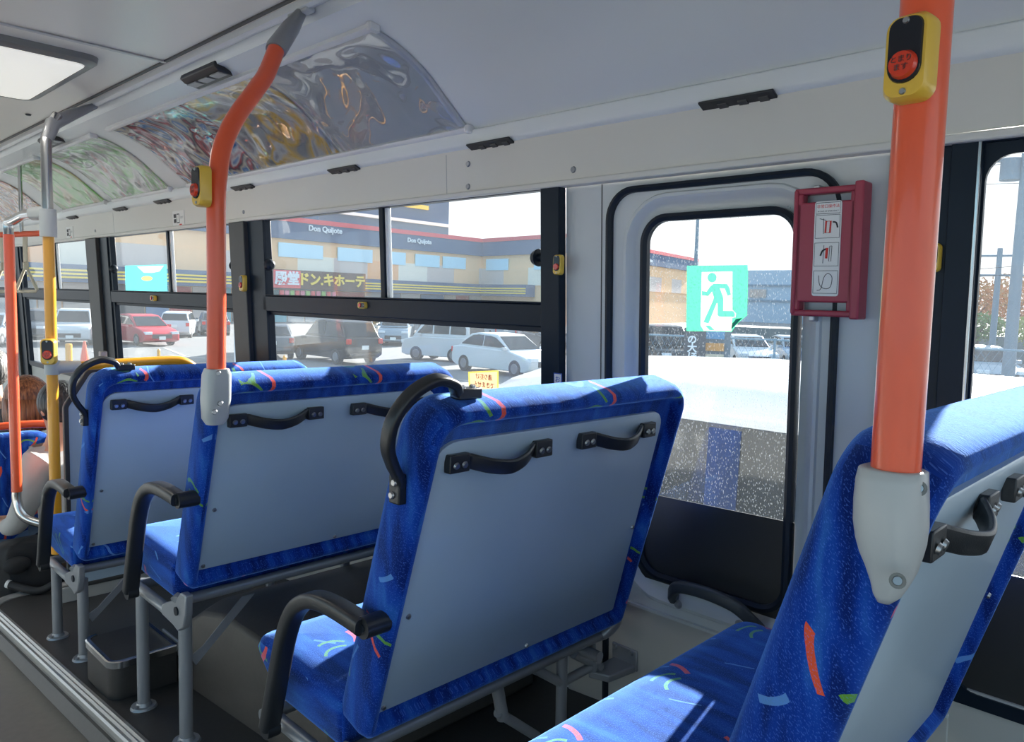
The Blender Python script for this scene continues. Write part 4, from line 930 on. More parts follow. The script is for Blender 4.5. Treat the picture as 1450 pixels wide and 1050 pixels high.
# ---- cars
def car(label, px, py, yaw_view, L=4.4, Wd=1.75, H=1.5, color='white', kind='sedan', z_extra=0, name='car'):
    """py = pixel row of the tyres' contact; yaw_view = heading relative to the line of sight in degrees (0 = tail towards us)"""
    c = gpt(px, py); d0 = Vector((c.x, c.y, 0)).normalized(); a = math.atan2(d0.y, d0.x) + R(yaw_view)
    f = Vector((math.cos(a), math.sin(a), 0)); r = Vector((f.y, -f.x, 0)); up = Vector((0, 0, 1))
    t = thing(name, label, 'car', c)
    def q(x, y, z): return c + f * x + r * y + up * z
    pc = {'white': (.60, .62, .64), 'red': (.45, .015, .03), 'black': (.015, .016, .02), 'darkgrey': (.10, .11, .13), 'silver': (.28, .34, .40), 'blue': (.07, .12, .25)}[color]
    pm = paint('car_paint_' + color, pc); h = L / 2; wv = Wd / 2
    if kind == 'sedan': body = [(-h, .35), (-h - .02, .55), (-h + .05, .92), (-h + .5, .98), (-.2, .95), (h * .48, .92), (h - .35, .74), (h, .60), (h, .30), (h - .3, .2), (-h + .3, .2)]; gh = [(-h + .35, .95), (-h + 1.0, H - .06), (-h * .35, H), (.25, H - .04), (h * .50, .90)]
    elif kind == 'hatch': body = [(-h, .35), (-h - .02, .60), (-h + .06, 1.0), (-.2, .98), (h * .5, .95), (h - .3, .80), (h, .62), (h, .30), (h - .3, .2), (-h + .3, .2)]; gh = [(-h + .08, .98), (-h + .38, H - .08), (-.3, H), (.35, H - .06), (h * .56, .92)]
    elif kind == 'suv': body = [(-h, .4), (-h - .02, .7), (-h + .05, 1.08), (-.2, 1.05), (h * .45, 1.05), (h - .25, .95), (h, .75), (h, .32), (h - .3, .24), (-h + .3, .24)]; gh = [(-h + .1, 1.05), (-h + .5, H - .08), (-.3, H), (.35, H - .05), (h * .5, 1.02)]
    else: body = [(-h, .35), (-h - .01, .7), (-h + .02, 1.08), (-.2, 1.06), (h - .75, 1.06), (h - .15, .92), (h, .65), (h, .30), (h - .25, .22), (-h + .25, .22)]; gh = [(-h + .02, 1.05), (-h + .14, H - .06), (-h + .3, H), (h - 1.25, H), (h - .55, 1.04)]
    mb = MB(); mb.loft([[q(x * k2, y * wv, z + (0 if abs(y) < 1 else 0)) for x, z in body] for y, k2 in ((-1.0, .975), (-.93, 1.0), (.93, 1.0), (1.0, .975))]); obj('body', mb, pm, t, bevel=.05, smooth=50)
    mb = MB(); rings = []
    for y, ins in ((-1, 0), (1, 0)): rings.append([q(x, y * (wv * (.94 if z < 1.15 else .80)), z) for x, z in gh])
    mb.loft(rings); cb = obj('cabin', mb, pm, t, bevel=.05, smooth=50)
    # side glass, windscreen, rear window
    gm = MB(); gl_ = [g for g in gh]
    def lerp(a_, b_, k): return (a_[0] + (b_[0] - a_[0]) * k, a_[1] + (b_[1] - a_[1]) * k)
    cx = sum(p[0] for p in gh) / len(gh); cz_ = sum(p[1] for p in gh) / len(gh)
    ing = [(cx + (x - cx) * .86, cz_ + (z - cz_) * .70) for x, z in gh]
    for sgn in (-1, 1):
        x_lo, x_hi = min(p[0] for p in ing), max(p[0] for p in ing); n_ = 3 if kind == 'van' else 2
        def yy(z): zz = (z - .95) / (H - .95); return sgn * (wv * (.94 + (.80 - .94) * max(0, min(1, zz))) + .012)
        ztop = max(p[1] for p in ing); zb_ = min(p[1] for p in ing)
        def edge(x, lowside):
            pts = ing + [ing[0]]; zs = []
            for k in range(len(ing)):
                (xa, za), (xb, zb2) = pts[k], pts[k + 1]
                if abs(xb - xa) > 1e-6 and min(xa, xb) - 1e-6 <= x <= max(xa, xb) + 1e-6: zs.append(za + (zb2 - za) * (x - xa) / (xb - xa))
            return (min(zs), max(zs)) if zs else (zb_, zb_)
        for k in range(n_):
            xa = x_lo + (x_hi - x_lo) * k / n_ + .04; xb = x_lo + (x_hi - x_lo) * (k + 1) / n_ - .04
            xs = [xa + (xb - xa) * i / 4 for i in range(5)]
            poly = [(x, edge(x, 0)[0]) for x in xs] + [(x, edge(x, 0)[1]) for x in reversed(xs)]
            gm = MB(); gm.loft([[q(x, yy(z) + o_ * sgn, z) for x, z in poly] for o_ in (-.02, .008)]); obj('side_window', gm, M['cglass'], t)
    def pane_(pa, pb, nm, out_):
        dd = Vector((pb[0] - pa[0], 0, pb[1] - pa[1])); nn = Vector((-dd.z, 0, dd.x)).normalized() * out_
        a1 = (pa[0] + (pb[0] - pa[0]) * .10, pa[1] + (pb[1] - pa[1]) * .12); b1 = (pa[0] + (pb[0] - pa[0]) * .90, pa[1] + (pb[1] - pa[1]) * .88)
        m_ = MB(); v = []
        for o_ in (-.01, .014): v.append([q(a1[0] + nn.x * o_, -wv * .84, a1[1] + nn.z * o_), q(a1[0] + nn.x * o_, wv * .84, a1[1] + nn.z * o_), q(b1[0] + nn.x * o_, wv * .72, b1[1] + nn.z * o_), q(b1[0] + nn.x * o_, -wv * .72, b1[1] + nn.z * o_)])
        m_.hexa(v[0], v[1]); obj(nm, m_, M['cglass'], t)
    pane_(gh[0], gh[1], 'rear_window', 1); pane_(gh[-1], gh[-2], 'windscreen', -1)
    for x in (-h + .78, h - .80):
        for sgn in (-1, 1):
            w_ = obj('wheel', MB().cyl(q(x, sgn * (wv - .20), .31), q(x, sgn * (wv + .015), .31), .31, 24), M['tyre'], t, bevel=.02)
            obj('hub', MB().cyl(q(x, sgn * (wv + .0), .31), q(x, sgn * (wv + .03), .31), .20, 16, .17), M['hub'], w_)
    def bx(nm, x, y, z, dx, dy, dz, m_):
        b_ = MB(); b_.box((0, 0, 0), (dx, dy, dz)); b_.v = [q(x, y, z) + f * v.x + r * v.y + up * v.z for v in b_.v]; return obj(nm, b_, m_, t, bevel=.015)
    lz = .78 if kind in ('sedan', 'hatch') else .92
    for sgn in (-1, 1):
        bx('head_light', h - .10, sgn * wv * .74, lz - .12, .22, .36, .13, M['hlamp'])
        bx('tail_light', -h + (.02 if kind != 'van' else .0), sgn * wv * .86, lz + .02 if kind != 'van' else .6, .10, .20 if kind != 'van' else .1, .20 if kind != 'van' else .3, M['tlamp'])
        bx('door_mirror', h * .42, sgn * (wv + .08), .98 if kind != 'van' else 1.15, .10, .18, .13, pm)
    bx('grille', h + .0, 0, .50, .04, Wd * .55, .20, M['grille']); bx('bumper', -h - .01, 0, .42, .08, Wd * .80, .10, M['grille'] if color == 'black' else pm)
    bx('number_plate', -h - .04, 0, .70, .03, .33, .165, M['plate']); bx('number_plate', h + .025, 0, .42, .03, .33, .165, M['plate'])
    return t
car('white minivan facing the bus at far left between the pillars', 108, 486, 172, 3.9, 1.75, 1.75, 'white', 'suv')
car('dark car beside the white minivan at far left', 55, 478, 165, 4.3, 1.75, 1.6, 'darkgrey', 'hatch')
car('pale blue car at the very left edge of the picture', -10, 488, 160, 4.2, 1.7, 1.5, 'silver', 'sedan')
car('red car facing the bus with large head lamps', 201, 487, 205, 4.3, 1.8, 1.55, 'red', 'hatch')
car('white hatchback seen from behind next to the red car', 254, 476, -8, 3.9, 1.7, 1.55, 'white', 'hatch')
car('dark car behind the bent orange pole', 302, 473, 5, 4.2, 1.7, 1.5, 'darkgrey', 'sedan')
car('dark grey saloon seen from behind left of the black taxi', 380, 503, 4, 4.6, 1.8, 1.45, 'darkgrey', 'sedan')
car('tall black taxi seen from behind and its left side', 474, 511, 32, 4.4, 1.72, 1.78, 'black', 'suv')
car('silver and blue van in the far row beyond the taxi', 562, 487, 174, 4.2, 1.7, 1.85, 'silver', 'van')
car('white car in the far row right behind the taxi', 512, 485, 170, 4.2, 1.7, 1.75, 'white', 'suv')
car('small black box car in the far row left of the white van', 612, 484, 4, 3.6, 1.6, 1.75, 'black', 'van')
car('white kei van seen from its rear corner', 628, 510, 58, 3.5, 1.55, 1.92, 'white', 'van')
car('white hybrid saloon with sloping nose in front of the white van', 716, 528, 222, 4.45, 1.75, 1.5, 'white', 'sedan')
car('dark saloon behind the nose of the white hybrid', 775, 497, 200, 4.4, 1.75, 1.45, 'darkgrey', 'sedan')
car('grey van in the far row behind the white hybrid', 700, 478, 20, 4.6, 1.75, 1.95, 'silver', 'van')
car('dark blue van in the far row near the black window pillar', 752, 478, 10, 4.6, 1.75, 1.9, 'blue', 'van')
# seen through the exit window and the rear window
car('black minivan behind the fence left in the exit window', 937, 524, 200, 4.6, 1.75, 1.9, 'black', 'suv')
car('white saloon behind the fence, first right of the dark sign pillar', 1054, 518, 196, 4.5, 1.75, 1.45, 'white', 'sedan')
car('white saloon behind the fence, second right of the dark sign pillar', 1124, 519, 196, 4.5, 1.75, 1.45, 'silver', 'sedan')
car('blue car behind the fence at the right edge of the exit window', 1200, 535, 215, 4.5, 1.75, 1.45, 'blue', 'sedan')
car('pale blue car seen in the rightmost window', 1385, 545, 200, 4.4, 1.75, 1.5, 'silver', 'sedan')

# ---- white vehicle parked right beside the bus
t = thing('white_minibus', 'white minibus parked right beside the bus, its roof below the windows', 'minibus', (4.2, 0, GZ))
RZ = -.30; xl, xr = 3.12, 5.2; yf = 3.95
sec = [(xl + .02, GZ + .35), (xl, -1.2), (xl + .03, -.50), (xl + .08, RZ - .13), (xl + .26, RZ - .07), (xl + .55, RZ - .02), (4.16, RZ), (xr - .55, RZ - .02), (xr - .26, RZ - .07), (xr - .08, RZ - .13), (xr - .03, -.50), (xr, -1.2), (xr - .02, GZ + .35)]
ms = Vector((4.16, 0, -1.3))
def srg(y, k=1, dz=0, zmin=None):
    rg = []
    for x, z in sec:
        zz = z + dz
        if zmin is not None: zz = min(zz, zmin)
        rg.append(Vector((4.16 + (x - 4.16) * k, y, zz)))
    return rg
mb = MB(); mb.loft([srg(-7), srg(2.2), srg(2.9, .99, -.03), srg(3.3, .97, -.10), srg(3.45, .96, -.2, -.55), srg(4.0, .94, 0, -1.0), srg(4.35, .92, 0, -1.35), srg(5.0, .88, 0, -1.55), srg(5.25, .80, 0, -1.9)]); obj('body', mb, paint('car_paint_white', None) if 'car_paint_white' in M else mat('w', (.8, .82, .84)), t, smooth=45)
mb = MB()
for y0, y1 in ((-6.4, -4.6), (-4.5, -2.9), (-2.8, -1.1), (-1.0, .75), (.85, 2.6)):
    m_ = MB(); m_.hexa([(xl - .006, y0, -1.18), (xl - .006, y1, -1.18), (xl + .022, y1, -.53), (xl + .022, y0, -.53)], [(xl + .02, y0, -1.18), (xl + .02, y1, -1.18), (xl + .05, y1, -.53), (xl + .05, y0, -.53)]); sw = obj('side_window', m_, M['cglass'], t, bevel=.004)
m_ = MB(); m_.hexa([(3.32, 3.44, -.56), (5.0, 3.44, -.56), (4.95, 4.02, -1.02), (3.37, 4.02, -1.02)], [(3.32, 3.46, -.54), (5.0, 3.46, -.54), (4.95, 4.04, -1.0), (3.37, 4.04, -1.0)]); obj('windscreen', m_, M['cglass'], t)
m_ = MB(); m_.hexa([(xl + .02, 2.70, -1.15), (xl + .10, 3.9, -1.10), (xl + .12, 3.42, -.66), (xl + .05, 2.70, -.58)], [(xl + .05, 2.70, -1.15), (xl + .13, 3.9, -1.10), (xl + .15, 3.42, -.66), (xl + .08, 2.70, -.58)]); obj('door_window', m_, M['cglass'], t)
m_ = MB().hexa([(xl - .012, 1.62, -1.17), (xl - .012, 1.78, -1.17), (xl + .016, 1.78, -.55), (xl + .016, 1.62, -.55)], [(xl - .007, 1.62, -1.17), (xl - .007, 1.78, -1.17), (xl + .021, 1.78, -.55), (xl + .021, 1.62, -.55)]); obj('painted_reflection', m_, mat('reflection_blue', (.008, .03, .12), .8, spec=.1), t)  # blue reflection in the side window, painted as a thin strip on the glass
m_ = MB().box((xl + .09, -2.2, RZ - .14), (.02, 9.4, .02)); obj('rain_gutter', m_, M['rail'], t)
for y in (3.9 - .1, -5):
    for x in (xl + .12, xr - .12): obj('wheel', MB().cyl((x - .12, y, GZ + .34), (x + .12, y, GZ + .34), .34, 24), M['tyre'], t)

t = thing('low_block_wall', 'low grey-blue wall far behind the fence', 'wall', P(1100, 470, 50)); a = P(1000, 470, 50); b = P(1480, 480, 42); a.z = b.z = 0; dv_ = (b - a).normalized(); nv_ = Vector((dv_.y, -dv_.x, 0)) * .3
mb = MB(); mb.hexa([a + Vector((0, 0, GZ)), b + Vector((0, 0, GZ)), b + nv_ + Vector((0, 0, GZ)), a + nv_ + Vector((0, 0, GZ))], [a + Vector((0, 0, -1.25)), b + Vector((0, 0, -1.25)), b + nv_ + Vector((0, 0, -1.25)), a + nv_ + Vector((0, 0, -1.25))]); obj('wall_body', mb, mat('low_wall_paint', (.14, .17, .18), .9, noise=.3, nscale=1), t)
# ---- discount store
def fm(n, c, r=.7): 
    if n not in M: M[n] = mat(n, c, r, noise=.08)
    return M[n]
navy, redp, tan, tan2, greyp, pale, wb, yst = fm('store_navy', (.07, .13, .24)), fm('store_red', (.80, .12, .14)), fm('store_tan', (.95, .60, .34)), fm('store_peach', (1, .50, .25)), fm('store_grey_panel', (.66, .57, .52)), fm('store_pale_panel', (.88, .83, .70)), fm('store_window_blue', (.52, .80, .95), .3), fm('store_yellow', (.95, .70, .12))
Z7 = 7.3
A0, A1, A2, A3 = onz(380, 310, Z7), onz(683, 343, Z7), onz(800, 336, Z7), onz(986, 370, Z7)
A0 = A0 - (A1 - A0) * 1.35
store = thing('store_building', 'large tan discount store with navy parapet, red line and yellow stripes', 'building', (A1.x, A1.y, GZ))
class Seg:
    def __init__(s, a, b):
        s.a = Vector((a.x, a.y, 0)); s.d = (Vector((b.x, b.y, 0)) - s.a).normalized(); s.L = (Vector((b.x, b.y, 0)) - s.a).length
        s.n = Vector((s.d.y, -s.d.x, 0))
        if s.n.dot(s.a) > 0: s.n = -s.n        # towards the camera
    def uz(s, px, py):
        r = ray(px, py); k = s.a.dot(s.n) / Vector((r.x, r.y, 0)).dot(s.n); p = r * k; return (p - s.a).dot(s.d), p.z
    def p(s, u, z, o=0): return s.a + s.d * u + Vector((0, 0, z)) + s.n * o
    def box(s, mb, u0, u1, z0, z1, o0, o1, m=0): return mb.hexa([s.p(u0, z0, o0), s.p(u1, z0, o0), s.p(u1, z1, o0), s.p(u0, z1, o0)], [s.p(u0, z0, o1), s.p(u1, z0, o1), s.p(u1, z1, o1), s.p(u0, z1, o1)], m)
S1, S2, S3 = Seg(A0, A1), Seg(A1, A2), Seg(A2, A3)
for S in (S1, S2, S3):
    mb = MB(); S.box(mb, 0, S.L, GZ, Z7, -8 if S is S1 else -.6, 0); obj('wall', mb, tan, store)
    mb = MB(); S.box(mb, 0, S.L, Z7 - 1.75, Z7, 0, .35); obj('parapet', mb, navy, store)
    mb = MB(); S.box(mb, 0, S.L, Z7 - .05, Z7 + .42, -.2, .42); obj('red_line', mb, redp, store)
    u = 0; k = 0; seq = [greyp, tan, pale, greyp, tan2, pale, greyp, tan]
    while u < S.L - .5:
        u1 = min(u + 4.4, S.L); mb = MB(); S.box(mb, u, u1, 1.9, 4.0, 0, .12); obj('cladding_panel', mb, seq[k % 8], store); u = u1; k += 1
for S, rects in ((S1, [(393, 336, 456, 352), (477, 346, 526, 360), (551, 355, 573, 366), (587, 359, 621, 370), (626, 363, 658, 374)]), (S2, [(690, 367, 721, 377), (758, 368, 790, 379)])):
    for x0, y0, x1, y1 in rects:
        u0, z1 = S.uz(x0, y0 - 1); u1, z0 = S.uz(x1, y1); mb = MB(); zz1 = 5.15; zz0 = 3.75; S.box(mb, u0, u1, zz0, zz1, .1, .2); obj('window', mb, wb, store)
# canopy band with yellow stripes
for S, um in ((S1, S1.L), (S2, S2.uz(758, 420)[0])):
    mb = MB(); S.box(mb, 0, um, .55, 1.95, .1, 1.6); obj('canopy', mb, navy, store)
    for z in (.85, 1.13, 1.41): 
        mb = MB(); S.box(mb, 0, um, z, z + .15, 1.6, 1.66); obj('yellow_stripe', mb, yst, store)
# shop front under the canopy
rnd = random.Random(5); u = 0
cols = [fm('front_cyan', (.20, .50, .58)), fm('front_white', (.6, .6, .6)), fm('front_red', (.5, .08, .08)), greyp, fm('front_dark', (.08, .09, .1)), fm('front_blue', (.12, .25, .45))]
while u < S1.L - 2:
    w_ = rnd.uniform(1.5, 4); mb = MB(); S1.box(mb, u, u + w_ - .15, GZ, .5, 0, .15); obj('shop_front', mb, rnd.choice(cols), store); u += w_
# lettering
def sign_text(S, body, px, py, hpx, m, o, stretch=1):
    u, z = S.uz(px, py); d = (S.p(u, z)).dot(FW); h_ = hpx * d / FPX
    t_ = text_mb(body, h_ * 1.35, S.p(u, z, o), S.d, Vector((0, 0, 1)), .05, bold=h_ * .03)
    return obj('lettering', t_, m, store)
wh = fm('sign_white', (.8, .85, .9)); 
sign_text(S1, 'Don Quijote', 457, 325.5, 8, wh, .5); sign_text(S1, 'Don Quijote', 590, 341.5, 6.4, wh, .5); sign_text(S3, 'Don Quijote', 913, 368.5, 4.6, wh, .5)
u0, _ = S1.uz(372, 395); u1, _ = S1.uz(502, 400); mb = MB(); S1.box(mb, u0, u1, .6, 2.45, 1.6, 1.9); obj('sign_board', mb, fm('sign_dark', (.10, .06, .05)), store)
u1b, _ = S1.uz(410, 395); mb = MB(); S1.box(mb, u0, u1b, .68, 2.38, 1.9, 1.95); obj('sign_board', mb, redp, store)
S1b = S1
def sign_at(S, body, pxc, zc, size, m, o):
    u, z = S.uz(pxc, 400); u = u * 1.0
    return obj('lettering', text_mb(body, size, S.p(u, zc, o), S.d, Vector((0, 0, 1)), .05, bold=.05), m, store)
sign_at(S1, '殿堂', 391, 1.52, 1.35, wh, 2.0); sign_at(S1, 'ドン.キホーテ', 455, 1.52, 1.32, yst, 2.0)
for k in range(11):
    u, _ = S1.uz(384 + k * 7.4, 412); mb = MB(); S1.box(mb, u, u + .42, -.35, .45, 1.4, 1.6); obj('lantern', mb, [redp, fm('front_pink', (.75, .25, .35)), fm('front_green', (.3, .55, .15))][k % 3], store)
# upper tower
u0, _ = S1.uz(464, 320); u1, _ = S1.uz(686, 330); u1 = S1.L - .2; off = -6
mb = MB(); S1.box(mb, u0 + 3, u1, Z7, 16, -16, off); obj('tower', mb, navy, store)
a, z = S1.uz(552, 300); mb = MB(); S1.box(mb, u0 + 3, u1, 9.4, 9.75, off, off + .4); obj('tower_ledge', mb, wh, store)
ua, za = S1.uz(585, 294); ub, zb_ = S1.uz(664, 302); mb = MB(); S1.box(mb, ua + 1, ub - 1.5, 11.25, 11.75, off, off + .3); obj('yellow_stripe', mb, yst, store)
uc, _ = S1.uz(645, 288); mb = MB(); S1.box(mb, uc - 1.2, uc + .3, 12.1, 13.8, off, off + .3); obj('yellow_emblem', mb, yst, store)

# hazy warehouse on the right
t = thing('warehouse_building', 'pale blue-grey long warehouse on the right beyond the fence', 'building', P(1060, 440, 135))
a = onz(1000, 383, 6.9); b = onz(1210, 384, 6.6); S = Seg(a, b)
gw = fm('warehouse_wall', (.42, .52, .62)); mb = MB(); S.box(mb, 0, S.L, GZ, 6.9, -20, 0); obj('wall', mb, gw, t)
mb = MB(); S.box(mb, 0, S.L, 4.0, 4.3, 0, .3); S.box(mb, 0, S.L, 1.2, 1.5, 0, .3); obj('wall_rib', mb, fm('warehouse_rib', (.22, .29, .36)), t)
u, _ = S.uz(1062, 420); u2, _ = S.uz(1085, 420); mb = MB(); S.box(mb, u, u2, 1.9, 3.4, 0, .3); obj('sign_board', mb, fm('front_peach', (.5, .42, .38)), t)
# wire fence
t = thing('wire_fence', 'thin blue-grey wire fence along the car park beyond the exit window', 'fence', P(1030, 470, 21))
FA, FB = gpt(800, 555), gpt(1500, 600); FA = P(880, 470, 21); FB = P(1480, 495, 17); FA.z = FB.z = 0; fdir = (FB - FA).normalized(); fl = (FB - FA).length
fz1 = onz(1030, 471, -.8).z; fcol = fm('fence_paint', (.18, .28, .36))
mb = MB(); mb.cyl(FA + Vector((0, 0, fz1)), FB + Vector((0, 0, fz1)), .03, 6); mb.cyl(FA + Vector((0, 0, GZ + .15)), FB + Vector((0, 0, GZ + .15)), .02, 6); obj('top_rail', mb, fcol, t)
k = 0
while k * 2.0 < fl:
    p = FA + fdir * (k * 2.0); obj('post', MB().cyl((p.x, p.y, GZ), (p.x, p.y, fz1 + .05), .035, 8), fcol, t); k += 1
mb = MB()
n_ = int(fl / .16)
for i in range(n_):
    p = FA + fdir * (i * .16)
    for s_ in (-1, 1):
        q_ = p + fdir * (s_ * 1.0); mb.cyl((p.x, p.y, GZ + .1), (q_.x, q_.y, fz1), .004, 3)
obj('wire_mesh', mb, fcol, t)
# dark sign pillar with white characters, and a poster board beside it
t = thing('sign_pillar', 'dark sign pillar with white vertical characters under the exit sticker', 'sign', gpt(983, 545))
p = P(983, 500, 19.5); d0 = Vector((p.x, p.y, 0)).normalized(); sx = Vector((d0.y, -d0.x, 0))
def bill(t, pxc, w0, z0, z1, m, nm, o=0, th=.15):
    c = P(pxc, 500, 19.5 - o); mb = MB(); a = Vector((c.x, c.y, 0)); mb.hexa([a - sx * w0 + Vector((0, 0, z0)), a + sx * w0 + Vector((0, 0, z0)), a + sx * w0 + Vector((0, 0, z1)), a - sx * w0 + Vector((0, 0, z1))], [a + d0 * th - sx * w0 + Vector((0, 0, z0)), a + d0 * th + sx * w0 + Vector((0, 0, z0)), a + d0 * th + sx * w0 + Vector((0, 0, z1)), a + d0 * th - sx * w0 + Vector((0, 0, z1))]); return obj(nm, mb, m, t)
bill(t, 983, .27, GZ, -.55, fm('sign_slate', (.09, .10, .12)), 'board')
for k, ch in enumerate('の大ほ'):
    c = P(980, 481 + 12 * k, 19.4); obj('lettering', text_mb(ch, .24, c, sx, (0, 0, 1), .005, bold=.008), wh, t)
t = thing('poster_board', 'board of small orange and blue pictures right of the dark sign pillar', 'board', gpt(1015, 545))
bill(t, 1015, .33, GZ, -.5, fm('sign_slate2', (.16, .20, .24)), 'board')
for k, (z, m) in enumerate(((-.62, fm('pic_blue', (.12, .3, .5))), (-.92, fm('pic_orange', (.6, .3, .1))), (-1.2, fm('pic_cream', (.55, .5, .4))), (-1.5, fm('pic_blue', None)))):
    bill(t, 1013 - 2, .24, z - .20, z, m, 'picture', .03, .02)
# poles, trees
def pole(name, label, px, py_top, depth, r, arms=0, cat='pole'):
    c = P(px, 500, depth); zt = P(px, py_top, depth).z; t = thing(name, label, cat, (c.x, c.y, GZ))
    obj('shaft', MB().cyl((c.x, c.y, GZ), (c.x, c.y, zt), r, 12, r * .7), fm('concrete_pole', (.16, .22, .28)), t)
    dd = Vector((c.x, c.y, 0)).normalized(); s_ = Vector((dd.y, -dd.x, 0))
    for k in range(arms):
        z = zt - .35 - k * .9; a = Vector((c.x, c.y, z)); obj('cross_arm', MB().cyl(a - s_ * 1.0, a + s_ * 1.0, .05, 8).box(a - s_ * .8 + Vector((0, 0, .12)), (.1, .1, .22)).box(a + s_ * .8 + Vector((0, 0, .12)), (.1, .1, .22)), fm('concrete_pole', None), t)
    return t
pole('lamp_post', 'thin tall post rising above the store end in the exit window', 979, 312, 60, .18)
pole('utility_pole', 'distant utility pole with cross arms in the rightmost window', 1404, 352, 36, .16, 2)
big = pole('utility_pole', 'near utility pole with transformer at the right edge', 1430, 212, 22, .18, 1)
c = P(1432, 240, 21.8); obj('transformer', MB().cyl(c - Vector((0, 0, .3)), c + Vector((0, 0, .3)), .28, 16), fm('concrete_pole', None), big)
wires = MB()
for px0, py0, px1, py1 in ((1330, 245, 1500, 220), (1330, 262, 1500, 258), (1330, 385, 1500, 372), (1330, 395, 1500, 384)):
    wires.cyl(P(px0, py0, 23), P(px1, py1, 21.6), .008, 4)
tag(obj('power_cables', wires, M['black']), 'thin overhead power cables crossing the rightmost window', 'cables')
def tree(label, px, py, depth, rx, rz, c, seed, n=1500):
    rnd = random.Random(seed); ctr = P(px, py, depth); t = thing('tree', label, 'tree', (ctr.x, ctr.y, GZ)); mb = MB()
    for i in range(n):
        while True:
            v = Vector((rnd.uniform(-1, 1), rnd.uniform(-1, 1), rnd.uniform(-1, 1)))
            if .35 < v.length < 1 * (1 - .25 * rnd.random()): break
        p = ctr + Vector((v.x * rx, v.y * rx, v.z * rz)); s_ = rnd.uniform(.10, .22) * rx / 2
        a = Vector((rnd.gauss(0, 1), rnd.gauss(0, 1), rnd.gauss(0, 1))).normalized(); b = a.orthogonal().normalized()
        mb.add([p, p + a * s_, p + a * s_ + b * s_ * .6, p + b * s_ * .7], [(0, 1, 2, 3)])
    obj('foliage', mb, fm('leaves_%d' % seed, c), t, smooth=0)
    br = MB(); br.cyl((ctr.x, ctr.y, GZ), (ctr.x, ctr.y, ctr.z), .15, 8, .06)
    for k in range(5):
        a = 2 * math.pi * k / 5; br.cyl((ctr.x, ctr.y, ctr.z - rz * .7), (ctr.x + math.cos(a) * rx * .6, ctr.y + math.sin(a) * rx * .6, ctr.z + rz * .3), .06, 6, .02)
    obj('trunk', br, fm('bark', (.12, .09, .07)), t)
tree('orange autumn tree left in the rightmost window', 1378, 428, 45, 1.9, 1.6, (.42, .20, .06), 1)
tree('orange autumn tree right in the rightmost window', 1440, 424, 48, 2.2, 1.9, (.45, .22, .07), 2)
tree('low green bush beneath the autumn trees', 1385, 462, 40, 1.5, .8, (.12, .20, .04), 3)
tree('low yellow-green bush at the right picture edge', 1470, 466, 37, 1.5, .8, (.25, .28, .05), 4)
# bollards and cone
def bollard(px, py0, py1, label, wpx):
    c = gpt(px, py1); d_ = c.dot(FW); r_ = wpx * d_ / FPX / 2; h_ = (py1 - py0) * d_ / FPX
    t = thing('bollard', label, 'bollard', c); obj('post', MB().cyl(c, c + Vector((0, 0, h_ * .96)), r_, 16).cyl(c + Vector((0, 0, h_ * .96)), c + Vector((0, 0, h_)), r_, 16, r_ * .7), M['yellow'], t)
bollard(98, 486, 520, 'thick yellow bollard beside the traffic cone', 9)
bollard(225, 494, 530, 'thin yellow bollard in front of the red car', 4)
bollard(403, 503, 540, 'thin yellow bollard behind the black taxi', 5)
c = gpt(334, 515); t = thing('white_post', 'slim white post in the car park right of the bent orange pole', 'post', c); obj('shaft', MB().cyl(c, P(334, 385, c.dot(FW)), .07, 12), M['rail'], t)
c = gpt(120, 515); d_ = c.dot(FW); h_ = 32 * d_ / FPX
t = thing('traffic_cone', 'red traffic cone by the thick yellow bollard', 'traffic cone', c); obj('cone', MB().cyl(c, c + Vector((0, 0, h_)), .17, 20, .04), M['orange'], t); obj('base', MB().box(c + Vector((0, 0, .02)), (.42, .42, .04)), M['orange'], t)

